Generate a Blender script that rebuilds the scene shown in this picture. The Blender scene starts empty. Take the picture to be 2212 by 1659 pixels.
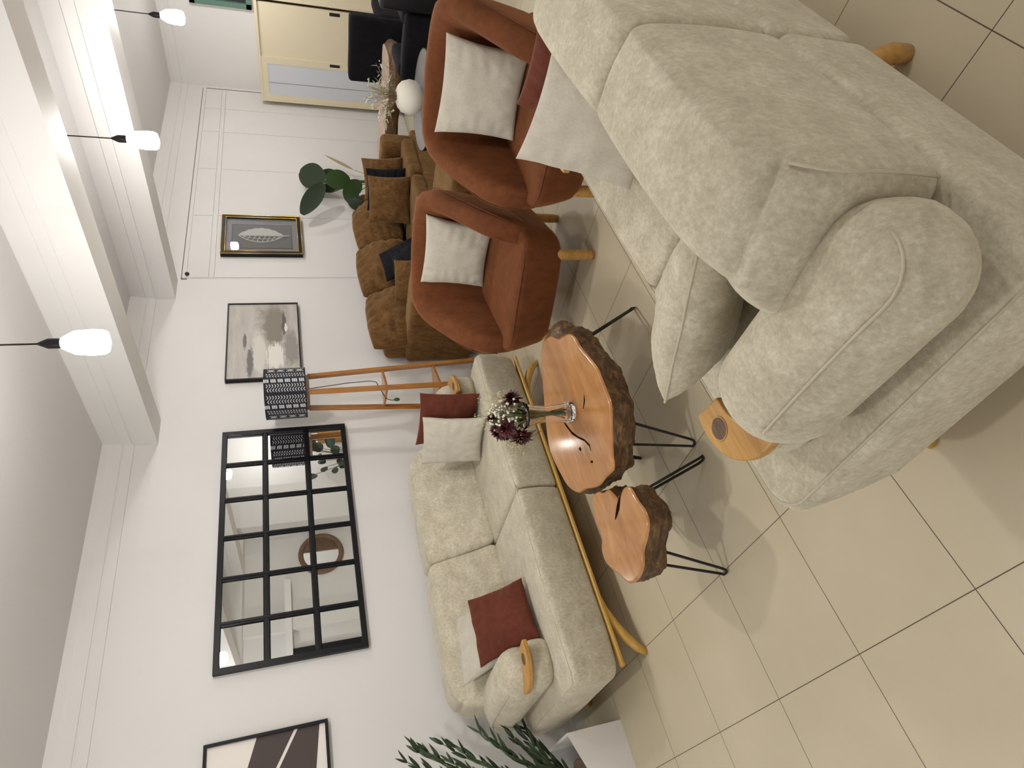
import bpy, bmesh, math, random
from mathutils import Vector, Matrix, noise
from math import sin, cos, pi, radians, sqrt
S = bpy.context.scene
COL = S.collection
random.seed(4)

# ------------------------------------------------------------------ camera
H = 1.655
cam = bpy.data.cameras.new('camera'); cam.sensor_fit = 'HORIZONTAL'; cam.sensor_width = 36.0
cam.lens = 1341.9 / 2212 * 36; cam.clip_start = 0.05; cam.clip_end = 60
co = bpy.data.objects.new('camera', cam); COL.objects.link(co)
# the photographer held the phone upright but the picture is stored on its side
R = ((0.75112765, -0.65780174, -0.05571464), (0.25075513, 0.20622098, 0.9458302), (-0.61067923, -0.72440995, 0.31984544))
right = Vector(R[1]) * -1; up = Vector(R[0]); back = Vector(R[2])
M = Matrix((right, up, back)).transposed().to_4x4(); M.translation = (0, 0, H)
co.matrix_world = M
S.camera = co

# ------------------------------------------------------------------ world, exposure
S.view_settings.view_transform = 'Standard'; S.view_settings.look = 'None'
S.view_settings.gamma = 1; S.view_settings.use_curve_mapping = False
S.view_settings.exposure = 0.29
S.cycles.max_bounces = 16; S.cycles.transmission_bounces = 16; S.cycles.diffuse_bounces = 6; S.cycles.glossy_bounces = 6
w = bpy.data.worlds.new('world'); S.world = w; w.use_nodes = True
w.node_tree.nodes['Background'].inputs[0].default_value = (1, .97, .93, 1)
w.node_tree.nodes['Background'].inputs[1].default_value = 0.8
BULB_POWER = 225.0
BULBS = [(2.30, 2.27, 2.52), (4.28, 2.39, 2.515), (6.30, 2.37, 2.49), (0.30, 2.27, 2.52), (2.2, -1.0, 2.52), (8.3, 2.40, 2.50),  # the bulb behind the near sofa is unseen, added to light its back
         (7.8, -0.9, 2.52)]  # unseen bulb added to brighten the opposite wall

# ------------------------------------------------------------------ materials
def mat(name, col, rough=.6, metal=0, **kw):
    m = bpy.data.materials.new(name); m.use_nodes = True
    b = m.node_tree.nodes['Principled BSDF']
    b.inputs['Base Color'].default_value = (*col, 1); b.inputs['Roughness'].default_value = rough
    b.inputs['Metallic'].default_value = metal
    for k, v in kw.items():
        b.inputs[k.replace('_', ' ')].default_value = v
    return m
def N(m, t, **kw):
    n = m.node_tree.nodes.new(t)
    for k, v in kw.items(): setattr(n, k, v)
    return n
def L(m, a, b): m.node_tree.links.new(a, b)
def B(m): return m.node_tree.nodes['Principled BSDF']
def ramp(m, fac, stops):
    r = N(m, 'ShaderNodeValToRGB'); e = r.color_ramp.elements
    while len(e) < len(stops): e.new(.5)
    for i, (p, c) in enumerate(stops): e[i].position = p; e[i].color = (*c, 1)
    L(m, fac, r.inputs[0]); return r.outputs[0]
def noisetex(m, scale, detail=4, rough=.6, stretch=(1, 1, 1), dist=0, coord='Object'):
    tc = N(m, 'ShaderNodeTexCoord'); mp = N(m, 'ShaderNodeMapping'); mp.inputs['Scale'].default_value = stretch
    n = N(m, 'ShaderNodeTexNoise'); n.inputs['Scale'].default_value = scale; n.inputs['Detail'].default_value = detail
    n.inputs['Roughness'].default_value = rough; n.inputs['Distortion'].default_value = dist
    L(m, tc.outputs[coord], mp.inputs[0]); L(m, mp.outputs[0], n.inputs['Vector']); return n.outputs[0]
def bump(m, h, strength=.3, dist=.002):
    b = N(m, 'ShaderNodeBump'); b.inputs['Strength'].default_value = strength; b.inputs['Distance'].default_value = dist
    L(m, h, b.inputs['Height']); L(m, b.outputs[0], B(m).inputs['Normal'])
def fabric(name, c0, c1, c2, scale=7, rough=.85, sheen=.4, tint=(1, .95, .85), stretch=(1, 1, 1), bstr=.5, fine=350):
    m = mat(name, c1, rough, 0, Sheen_Weight=sheen, Sheen_Roughness=.4)
    B(m).inputs['Sheen Tint'].default_value = (*tint, 1)
    B(m).inputs['Specular IOR Level'].default_value = .2
    f1 = noisetex(m, scale, 10, .74, stretch, .15); f2 = noisetex(m, scale * 9, 4, .7, (stretch[0], stretch[1], stretch[2] * .45))
    mx = N(m, 'ShaderNodeMath', operation='MULTIPLY_ADD'); L(m, f2, mx.inputs[0]); mx.inputs[1].default_value = .45; ma = N(m, 'ShaderNodeMath', operation='MULTIPLY'); L(m, f1, ma.inputs[0]); ma.inputs[1].default_value = .55; L(m, ma.outputs[0], mx.inputs[2]); f = mx.outputs[0]
    c = ramp(m, f, [(.38, c0), (.5, c1), (.62, c2)]); L(m, c, B(m).inputs['Base Color'])
    bump(m, noisetex(m, fine, 3, .7), bstr, .0015)
    return m
CREAM = fabric('cream_chenille', (.41, .37, .275), (.52, .475, .365), (.65, .605, .49), 9, stretch=(1, 1, 1.4))
CREAMP = fabric('cream_pillow_cloth', (.50, .465, .39), (.55, .515, .435), (.60, .565, .48), 14, bstr=.6, fine=420)
RUST = fabric('rust_velvet', (.105, .033, .011), (.140, .045, .015), (.175, .058, .020), 2.2, sheen=.3, tint=(1, .45, .2), bstr=.15)
RUSTP = fabric('rust_pillow_cloth', (.10, .026, .015), (.12, .031, .017), (.14, .037, .021), 5, sheen=.2, tint=(1, .6, .4), bstr=.3)
BROWN = fabric('caramel_velvet', (.075, .034, .010), (.125, .060, .018), (.20, .105, .038), 12, sheen=.4, tint=(1, .7, .35), stretch=(1, 1, .5), bstr=.3)
BLACKF = fabric('black_velvet', (.003, .003, .005), (.005, .005, .007), (.008, .008, .010), 5, sheen=.03, tint=(.6, .65, 1), bstr=.2)
PIPE = mat('cream_piping', (.53, .48, .37), .85)
RPIPE = mat('rust_piping', (.13, .042, .018), .9)
LEATHER = mat('black_leather', (.008, .008, .01), .35)
CHROME = mat('chrome', (.6, .6, .62), .15, 1)
BLACKM = mat('black_metal', (.012, .011, .013), .45, .3)
FRAMEB = mat('black_lacquer', (.006, .006, .008), .42); FRAMEB.node_tree.nodes['Principled BSDF'].inputs['Specular IOR Level'].default_value = .25
GROOVE = mat('dark_gap', (.10, .09, .085), .9)
WHITEP = mat('white_paint', (.80, .785, .755), .6)
bump(WHITEP, noisetex(WHITEP, 30, 5, .6), .12, .003)
f = noisetex(WHITEP, 1.3, 5, .6); L(WHITEP, ramp(WHITEP, f, [(.3, (.69, .68, .67)), (.7, (.72, .71, .70))]), B(WHITEP).inputs['Base Color'])
CEILP = mat('ceiling_paint', (.64, .63, .63), .8); bump(CEILP, noisetex(CEILP, 42, 6, .75), .5, .006)
WHITEG = mat('white_gloss', (.74, .73, .71), .35)
CREAMM = mat('cream_metal', (.72, .64, .47), .4)
FROST = mat('pale_panel', (.60, .63, .68), .25)
MIRROR = mat('mirror_glass', (.93, .95, .95), .01, 1)
GLASS = mat('clear_glass', (1, 1, 1), .0, 0, IOR=1.5, Transmission_Weight=1.0)
GOLD = mat('gold_leaf', (.75, .5, .12), .25, 1)
CERAM = mat('matt_white_ceramic', (.82, .79, .70), .55)
BLACKT = mat('grey_tabletop', (.16, .16, .18), .22)
def wood(name, c0, c1, c2, scale=3, rough=.35, stretch=(1, 8, 8), coat=0, b=.15):
    m = mat(name, c1, rough, 0, Coat_Weight=coat, Coat_Roughness=.12)
    f = noisetex(m, scale, 8, .6, stretch, 1.2)
    L(m, ramp(m, f, [(.3, c0), (.5, c1), (.7, c2)]), B(m).inputs['Base Color'])
    bump(m, f, b, .002); return m
OAK = wood('yellow_oak', (.36, .18, .045), (.48, .255, .065), (.56, .32, .10), 4)
GOLDW = wood('mustard_wood', (.42, .24, .045), (.52, .31, .06), (.58, .36, .09), 4)
PINE = wood('orange_pine', (.27, .10, .02), (.38, .155, .03), (.46, .21, .05), 3, .3, (8, 8, 1), .4)
SLAB = wood('polished_slab', (.35, .135, .03), (.44, .19, .045), (.53, .26, .075), 3.0, .34, (1, 3.5, 1), .9, .02)
BARK = wood('bark_edge', (.030, .015, .007), (.095, .045, .015), (.24, .125, .036), 15, .6, (1, 1, 2.2), .12, 1.0)
B(BARK)
DARKW = wood('dark_wood', (.05, .025, .012), (.10, .05, .022), (.16, .085, .04), 4, .5)
CRACKM = mat('crack_shadow_wood', (.02, .008, .004), .95)
B(CRACKM).inputs['Specular IOR Level'].default_value = 0
PINKW = wood('pale_log_top', (.40, .28, .22), (.52, .38, .31), (.6, .46, .38), 3, .4)
WALNUT = wood('walnut', (.12, .065, .035), (.17, .095, .055), (.22, .13, .08), 5, .5)
LEAF = mat('leaf_green', (.02, .06, .012), .4); L(LEAF, ramp(LEAF, noisetex(LEAF, 3, 3), [(.35, (.008, .022, .008)), (.65, (.022, .050, .010))]), B(LEAF).inputs['Base Color'])
LEAFD = mat('leaf_dark_green', (.018, .035, .016), .35)
LEAFY = mat('leaf_bright', (.028, .062, .012), .5)
STEM = mat('stem_green', (.11, .16, .06), .5)
DRY = mat('dried_stem', (.30, .24, .14), .8)
DRYW = mat('dried_white', (.72, .70, .60), .8)
CRIM = mat('crimson_petal', (.11, .004, .010), .55); L(CRIM, ramp(CRIM, noisetex(CRIM, 30, 3), [(.3, (.030, .002, .004)), (.7, (.095, .005, .012))]), B(CRIM).inputs['Base Color'])
BERRY = mat('white_berry', (.80, .78, .66), .5)
CREAMFL = mat('cream_filler_flower', (.72, .68, .42), .7)

# floor tiles: square, grout lines 2.5 mm, procedural from object coordinates
TILE = mat('beige_tile', (.46, .40, .31), .22)
def build_tile():
    m = TILE; tc = N(m, 'ShaderNodeTexCoord'); sx = N(m, 'ShaderNodeSeparateXYZ'); L(m, tc.outputs['Object'], sx.inputs[0])
    def line(out, off):
        a = N(m, 'ShaderNodeMath', operation='SUBTRACT'); L(m, out, a.inputs[0]); a.inputs[1].default_value = off
        d = N(m, 'ShaderNodeMath', operation='DIVIDE'); L(m, a.outputs[0], d.inputs[0]); d.inputs[1].default_value = .5015
        p = N(m, 'ShaderNodeMath', operation='PINGPONG'); L(m, d.outputs[0], p.inputs[0]); p.inputs[1].default_value = .5
        c = N(m, 'ShaderNodeMath', operation='LESS_THAN'); L(m, p.outputs[0], c.inputs[0]); c.inputs[1].default_value = .0032
        return c.outputs[0]
    g = N(m, 'ShaderNodeMath', operation='MAXIMUM'); L(m, line(sx.outputs[0], .2886 - 10.03), g.inputs[0]); L(m, line(sx.outputs[1], .2915 - 10.03), g.inputs[1])
    f = ramp(m, noisetex(m, 2.2, 6, .65), [(.3, (.55, .485, .345)), (.7, (.60, .53, .385))])
    mix = N(m, 'ShaderNodeMix', data_type='RGBA'); L(m, g.outputs[0], mix.inputs[0]); L(m, f, mix.inputs[6]); mix.inputs[7].default_value = (.11, .075, .05, 1)
    L(m, mix.outputs[2], B(m).inputs['Base Color'])
    r = N(m, 'ShaderNodeMath', operation='MULTIPLY_ADD'); L(m, g.outputs[0], r.inputs[0]); r.inputs[1].default_value = .5; r.inputs[2].default_value = .27
    L(m, r.outputs[0], B(m).inputs['Roughness'])
build_tile()

# ------------------------------------------------------------------ helpers
def thing(name, label, cat, loc=(0, 0, 0), rz=0, group=None):
    o = bpy.data.objects.new(name, None); COL.objects.link(o); o.empty_display_size = .05
    o.location = loc; o.rotation_euler = (0, 0, rz); o['label'] = label; o['category'] = cat
    if group: o['group'] = group
    return o
def tag(o, label, cat, group=None):
    o['label'] = label; o['category'] = cat
    if group: o['group'] = group
    return o
def mk(name, V, F, m, parent=None, smooth=True, label=None):
    me = bpy.data.meshes.new(name); me.from_pydata([tuple(v) for v in V], [], F); me.update()
    me.materials.append(m)
    if smooth: me.polygons.foreach_set('use_smooth', [True] * len(me.polygons))
    o = bpy.data.objects.new(name, me); COL.objects.link(o)
    if parent: o.parent = parent
    if label: o['label'] = label
    return o
class G:                                   # collects shapes into ONE mesh
    def __init__(s): s.V = []; s.F = []
    def add(s, V, F):
        n = len(s.V); s.V += [Vector(v) for v in V]; s.F += [tuple(i + n for i in f) for f in F]; return s
    def box(s, x0, x1, y0, y1, z0, z1):
        return s.add([(x0, y0, z0), (x1, y0, z0), (x1, y1, z0), (x0, y1, z0), (x0, y0, z1), (x1, y0, z1), (x1, y1, z1), (x0, y1, z1)],
                     [(0, 3, 2, 1), (4, 5, 6, 7), (0, 1, 5, 4), (1, 2, 6, 5), (2, 3, 7, 6), (3, 0, 4, 7)])
    def tube(s, P, r, n=8, caps=True, closed=False):
        P = [Vector(p) for p in P]; m = len(P); rr = r if isinstance(r, (list, tuple)) else [r] * m
        V = []; ref = None
        for i, p in enumerate(P):
            t = ((P[(i + 1) % m] - P[i - 1]) if closed else (P[min(i + 1, m - 1)] - P[max(i - 1, 0)])).normalized()
            if ref is None: ref = t.orthogonal().normalized()
            a = (ref - t * ref.dot(t)); a = a.normalized() if a.length > 1e-6 else t.orthogonal().normalized()
            ref = a; b = t.cross(a)
            for k in range(n):
                q = 2 * pi * k / n; V.append(p + (a * cos(q) + b * sin(q)) * rr[i])
        F = []
        for i in range(m if closed else m - 1):
            for k in range(n):
                j = (i + 1) % m
                F.append((i * n + k, i * n + (k + 1) % n, j * n + (k + 1) % n, j * n + k))
        if caps and not closed: F += [tuple(range(n))[::-1], tuple((m - 1) * n + k for k in range(n))]
        return s.add(V, F)
    def lathe(s, prof, n=32, c=(0, 0, 0), capb=True, capt=True):
        V = [(c[0] + r * cos(2 * pi * k / n), c[1] + r * sin(2 * pi * k / n), c[2] + z) for r, z in prof for k in range(n)]
        F = [(i * n + k, i * n + (k + 1) % n, (i + 1) * n + (k + 1) % n, (i + 1) * n + k) for i in range(len(prof) - 1) for k in range(n)]
        if capb: F.append(tuple(range(n))[::-1])
        if capt: F.append(tuple((len(prof) - 1) * n + k for k in range(n)))
        return s.add(V, F)
    def prism(s, poly, z0, z1, f=lambda x, y, z: (x, y, z)):
        n = len(poly)
        return s.add([f(x, y, z0) for x, y in poly] + [f(x, y, z1) for x, y in poly],
                     [tuple(range(n))[::-1], tuple(range(n, 2 * n))] + [(i, (i + 1) % n, n + (i + 1) % n, n + i) for i in range(n)])
    def sphere(s, c, r, u=8, v=5):
        prof = [(max(r * sin(pi * i / v), r * .02), -r * cos(pi * i / v)) for i in range(v + 1)]
        return s.lathe(prof, u, c)
    def build(s, name, m, parent=None, smooth=True, label=None): return mk(name, s.V, s.F, m, parent, smooth, label)
def box(name, x0, x1, y0, y1, z0, z1, m, parent=None, bev=0, label=None):
    o = G().box(x0, x1, y0, y1, z0, z1).build(name, m, parent, False, label)
    if bev:
        md = o.modifiers.new('b', 'BEVEL'); md.width = bev; md.segments = 3
        o.data.polygons.foreach_set('use_smooth', [True] * len(o.data.polygons))
        md2 = o.modifiers.new('w', 'WEIGHTED_NORMAL')
    return o
def struct(o): o['kind'] = 'structure'; return o
def rgrid(a, b, c, r, n=10, warp=None, pr=None):
    """surface of a box with rolled edges (radius r) and, in plan, corner radii pr[(sx, sy)]; centred at the origin"""
    pr = pr or {}; RM = {(sx, sy): max(r, min(pr.get((sx, sy), r), a / 2, b / 2)) for sx in (-1, 1) for sy in (-1, 1)}
    big = max(RM.values())
    def axis(h, rad):
        k = 5; L_ = [-h] + [-h + r * (1 - cos(pi / 2 * i / k)) for i in range(1, k + 1)]
        if rad > r + .01: L_ += [-h + r + (rad - r) * i / 4 for i in range(1, 5)]
        L_ = [v for v in L_ if v < 0]
        e = L_[-1]; m_ = max(2, int(n * min(1, 2 * h / .6)) + 1)
        L_ += [e + (-2 * e) * i / m_ for i in range(1, m_)]
        L_ += [-v for v in L_ if v <= e + 1e-9][::-1]
        out = [L_[0]]
        for v in L_[1:]:
            if v > out[-1] + 1e-5: out.append(v)
        return out
    X, Y, Z = axis(a / 2, big), axis(b / 2, big), axis(c / 2, r)
    idx = {}; V = []; F = []
    def shape(p):
        m = min(a / 2 - abs(p.x), b / 2 - abs(p.y)); t = max(0., r - m); dz = max(0., abs(p.z) - (c / 2 - r))
        if t > 0 and dz > 0:
            k = max(t, dz) / sqrt(t * t + dz * dz); t2 = t * k; z = math.copysign(c / 2 - r + dz * k, p.z)
            lim = m + t - t2
            p = Vector((max(-(a / 2 - lim), min(a / 2 - lim, p.x)), max(-(b / 2 - lim), min(b / 2 - lim, p.y)), z))
        sx = 1 if p.x >= 0 else -1; sy = 1 if p.y >= 0 else -1; Rr = RM[(sx, sy)]
        qx = sx * (a / 2 - Rr); qy = sy * (b / 2 - Rr); dx = (p.x - qx) * sx; dy = (p.y - qy) * sy
        if dx > 0 and dy > 0:
            k = max(dx, dy) / sqrt(dx * dx + dy * dy); p = Vector((qx + sx * dx * k, qy + sy * dy * k, p.z))
        return p
    def vid(i, j, k):
        if (i, j, k) not in idx:
            idx[(i, j, k)] = len(V); V.append(shape(Vector((X[i], Y[j], Z[k]))))
        return idx[(i, j, k)]
    nx, ny, nz = len(X), len(Y), len(Z)
    for k, fl_ in ((0, 1), (nz - 1, 0)):
        for i in range(nx - 1):
            for j in range(ny - 1):
                f = (vid(i, j, k), vid(i + 1, j, k), vid(i + 1, j + 1, k), vid(i, j + 1, k)); F.append(f[::-1] if fl_ else f)
    for j, fl_ in ((0, 0), (ny - 1, 1)):
        for i in range(nx - 1):
            for k in range(nz - 1):
                f = (vid(i, j, k), vid(i + 1, j, k), vid(i + 1, j, k + 1), vid(i, j, k + 1)); F.append(f[::-1] if fl_ else f)
    for i, fl_ in ((0, 1), (nx - 1, 0)):
        for j in range(ny - 1):
            for k in range(nz - 1):
                f = (vid(i, j, k), vid(i, j + 1, k), vid(i, j + 1, k + 1), vid(i, j, k + 1)); F.append(f[::-1] if fl_ else f)
    if warp: V = [Vector(warp(v)) for v in V]
    return V, F
def rbox(name, cx, cy, cz, a, b, c, r, m, parent=None, warp=None, lump=.004, seed=0, n=10, label=None, pr=None):
    """warp works in the parent's coordinates"""
    C = Vector((cx, cy, cz)); r = min(r, a / 2 - .002, b / 2 - .002, c / 2 - .002)
    def W(p):
        p = p + C
        if warp: p = Vector(warp(p))
        if lump: p = p + noise.noise_vector(p * 5 + Vector((seed, seed * 2.3, 1))) * lump + noise.noise_vector(p * 14 + Vector((seed, 0, 4))) * lump * .35
        return p
    V, F = rgrid(a, b, c, r, n, W, pr)
    return mk(name, V, F, m, parent, True, label)
def pillow(name, bl, br, tr, tl, T, m, label=None, cat='cushion', group=None, parent=None, seed=0, pinch=.07, n=36, wr=.010, pipe=None, rc=0):
    bl, br, tr, tl = map(Vector, (bl, br, tr, tl)); c = (bl + br + tr + tl) / 4
    nrm = ((br - bl) + (tr - tl)).cross((tl - bl) + (tr - br)).normalized()
    def pt(u, v, side):
        uu = u * (1 - pinch * (1 - v * v) * abs(u)); vv = v * (1 - pinch * (1 - u * u) * abs(v))
        k_ = 1 - rc * (u * v) ** 2; uu *= k_; vv *= k_
        s_, t_ = (uu + 1) / 2, (vv + 1) / 2
        p = bl * (1 - s_) * (1 - t_) + br * s_ * (1 - t_) + tr * s_ * t_ + tl * (1 - s_) * t_
        k = (max(0, 1 - u * u) * max(0, 1 - v * v)) ** .42
        e = max(abs(u), abs(v))
        wv = noise.noise(Vector((u * 2.2 + seed * 3.1, v * 2.2, side * .7 + seed))) * wr * (1 if e < .999 else .4)
        # gathers running in from the seams
        g_ = sin((v if abs(u) > abs(v) else u) * 19 + seed * 5 + 2 * noise.noise(Vector((u * 3, v * 3, seed)))) * wr * .65 * max(0, (e - .35)) * (1 - e) * 5
        return p - c + nrm * (side * (T / 2 * k + g_) + wv)
    V = []; F = []; id_ = {}
    for side in (1, -1):
        for i in range(n + 1):
            for j in range(n + 1):
                u, v = -cos(pi * i / n), -cos(pi * j / n)
                u = u * .6 + .4 * (-1 + 2 * i / n); v = v * .6 + .4 * (-1 + 2 * j / n)
                edge = i in (0, n) or j in (0, n)
                if edge and side == -1: id_[(side, i, j)] = id_[(1, i, j)]; continue
                id_[(side, i, j)] = len(V); V.append(pt(u, v, side if not edge else 0))
        for i in range(n):
            for j in range(n):
                f = (id_[(side, i, j)], id_[(side, i + 1, j)], id_[(side, i + 1, j + 1)], id_[(side, i, j + 1)])
                F.append(f if side == 1 else f[::-1])
    o = mk(name, V, F, m, parent); o.location = c
    if pipe:
        ring = [(i, 0) for i in range(n)] + [(n, j) for j in range(n)] + [(i, n) for i in range(n, 0, -1)] + [(0, j) for j in range(n, 0, -1)]
        G().tube([V[id_[(1, i, j)]] for i, j in ring], .0035, 6, closed=True).build('piping', pipe, o)
    if label: tag(o, label, cat, group)
    return o

# ------------------------------------------------------------------ room shell
YW = 4.38; XF = 9.4; YR = -1.9; XL = -2.6; ZC = 3.11
struct(box('floor', XL, XF, YR, YW, -.1, 0, TILE))
struct(box('wall_left', XL, XF, YW, YW + .2, 0, ZC + .3, WHITEP))
struct(box('wall_far', XF, XF + .2, YR, YW + .2, 0, ZC + .3, WHITEP))
struct(box('wall_right', XL, XF, YR - .2, YR, 0, ZC + .3, WHITEP))
struct(box('ceiling', XL, XF, YR, YW, ZC, ZC + .2, CEILP))
def sweep_prof(name, prof, a, b, axis, m):
    n = len(prof)
    if axis == 'x': V = [(a, p, z) for p, z in prof] + [(b, p, z) for p, z in prof]
    else: V = [(p, a, z) for p, z in prof] + [(p, b, z) for p, z in prof]
    F = [(i, (i + 1) % n, n + (i + 1) % n, n + i) for i in range(n)] + [tuple(range(n))[::-1], tuple(range(n, 2 * n))]
    g = G().add(V, F); bm = None
    o = g.build(name, m, None, False)
    bm = bmesh.new(); bm.from_mesh(o.data); bmesh.ops.recalc_face_normals(bm, faces=bm.faces); bm.to_mesh(o.data); bm.free()
    return struct(o)
# cornice on the long wall, in the bays between the beams
corn = [(YW + .02, 2.90), (YW - .012, 2.90), (YW - .014, 2.965), (YW - .009, 2.968), (YW - .009, 2.974), (YW - .017, 2.978), (YW - .020, 3.04), (YW - .028, 3.06), (YW - .034, 3.14), (YW + .02, 3.14)]
sweep_prof('trim_1', corn, XL, 3.33, 'x', WHITEP)
sweep_prof('trim_2', corn, 3.45, 5.05, 'x', WHITEP)
sweep_prof('trim_3', corn, 5.2, XF, 'x', WHITEP)
cornf = [(XF - (YW - p) , z) for p, z in corn]
sweep_prof('trim_4', cornf, YR, YW, 'y', WHITEP)
def beam(name, x0, x1, ZB=2.74):
    pr = [(x0, ZB), (x1, ZB), (x1, 2.90), (x1 - .012, 2.905), (x1 - .012, 2.91), (x1 - .006, 2.915), (x1 - .006, 2.985), (x1 - .016, 2.99), (x1 - .016, ZC + .02),
          (x0 + .016, ZC + .02), (x0 + .016, 2.99), (x0 + .006, 2.985), (x0 + .006, 2.915), (x0 + .012, 2.91), (x0 + .012, 2.905), (x0, 2.90)]
    o = sweep_prof(name, pr, YR, YW, 'y', WHITEP)
beam('trim_5', 3.29, 3.53); beam('trim_6', 4.98, 5.26)

# boarded-over opening in the far half of the long wall: flat panels with narrow dark gaps between them
gaps = [5.285, 6.30, 7.28, 8.14, 8.62, 9.28]
pn = 0
for zz0, zz1, xs in ((2.47, 2.66, [5.285, 6.33, 7.27, 8.14, 8.75, 9.28]), (.02, 2.415, [5.285, 6.33, 7.27, 8.14, 8.75, 9.28])):
    for i in range(5):
        pn += 1
        o = box('wall_panel_%d' % pn, xs[i] + .004, xs[i + 1] - .004, YW - .012, YW + .01, zz0, zz1, WHITEP)
        o.name = 'trim_%d' % (6 + pn); struct(o)
struct(box('trim_30', 5.285, 9.28, YW - .012, YW + .01, 2.42, 2.464, WHITEP))
struct(box('trim_31', 5.285, 9.32, YW - .012, YW + .01, 2.668, 2.705, WHITEP))
struct(G().box(5.275, 9.33, YW - .004, YW + .01, 2.706, 2.714).box(5.27, 5.277, YW - .004, YW + .01, 2.66, 2.714).box(9.325, 9.333, YW - .004, YW + .01, .02, 2.714).build('trim_32', GROOVE, None, False))
tag(G().lathe([(.001, 0), (.02, .002), (.02, .016), (.001, .016)], 14, (0, 0, 0)).build('wall_plug', BLACKM), 'small round black plug high on the white wall beside the beam', 'plug')
pl = bpy.data.objects['wall_plug']; pl.rotation_euler = (pi / 2, 0, 0); pl.location = (5.33, YW - .012, 2.66)
struct(box('baseboard_left', XL, 5.2, YW - .012, YW + .01, 0, .09, WHITEG))

# window high on the far wall (green frame), mostly out of the picture
wn = thing('window_1', 'green framed window high on the far wall', 'window', (XF, 2.95, 2.0)); wn['kind'] = 'structure'
g = G()
for a in ((-.37, -.31, 0, .72), (.31, .37, 0, .72), (-.37, .37, 0, .06), (-.37, .37, .66, .72), (-.02, .02, 0, .72)): g.box(-.06, .0, a[0], a[1], a[2], a[3])
g.build('window_frame', mat('green_paint', (.10, .19, .15), .5), wn, False)
box('pane', -.02, -.012, -.31, .31, .06, .66, mat('dark_pane', (.02, .025, .03), .1), wn)

# ------------------------------------------------------------------ bulbs
EM = bpy.data.materials.new('bulb_glow'); EM.use_nodes = True
nt = EM.node_tree; nt.nodes.clear(); e = nt.nodes.new('ShaderNodeEmission'); oo = nt.nodes.new('ShaderNodeOutputMaterial')
e.inputs[0].default_value = (1, .97, .93, 1); e.inputs[1].default_value = BULB_POWER; nt.links.new(e.outputs[0], oo.inputs[0])
HOUS = bpy.data.materials.new('bulb_housing'); HOUS.use_nodes = True
_n = HOUS.node_tree; _t = _n.nodes.new('ShaderNodeBsdfTranslucent'); _m = _n.nodes.new('ShaderNodeMixShader'); _t.inputs[0].default_value = (.95, .92, .86, 1); _m.inputs[0].default_value = .01
_n.links.new(_n.nodes['Principled BSDF'].outputs[0], _m.inputs[1]); _n.links.new(_t.outputs[0], _m.inputs[2]); _n.links.new(_m.outputs[0], _n.nodes['Material Output'].inputs[0])
blabels = ['bright bulb hanging nearest, in front of the first ceiling beam', 'lit bulb hanging between the two ceiling beams', 'lit bulb hanging beyond the second ceiling beam, nearest the far wall',
           'lit bulb over the left end of the near sofa', 'unseen bulb added behind the near sofa to light its back', 'lit bulb near the far cabinet wall', 'unseen bulb added by the opposite wall to brighten it']
src = None
for i, p in enumerate(BULBS):
    if src is None:
        t = thing('hanging_bulb', blabels[0], 'light bulb', p, 0, 'bulbs on black cords from the ceiling')
        G().lathe([(.030, .052), (.050, .045), (.057, .030), (.058, 0), (.056, -.035), (.047, -.052), (.02, -.060), (.001, -.061)][::-1], 28, capb=False).build('globe', EM, t)
        G().lathe([(.056, .046), (.054, .075), (.038, .105), (.026, .125), (.020, .128)], 24).build('housing', HOUS, t)
        G().lathe([(.019, .122), (.023, .135), (.023, .175), (.012, .20), (.005, .215)], 18).build('socket', BLACKM, t)
        G().tube([(0, 0, .21), (.001, 0, .4), (0, 0, ZC - p[2] + .03)], .004, 8).build('cord', BLACKM, t)
        src = t
    else:
        t = src.copy(); COL.objects.link(t); t.location = p; t['label'] = blabels[i]
        for c in src.children:
            d = c.copy(); COL.objects.link(d); d.parent = t

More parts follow.
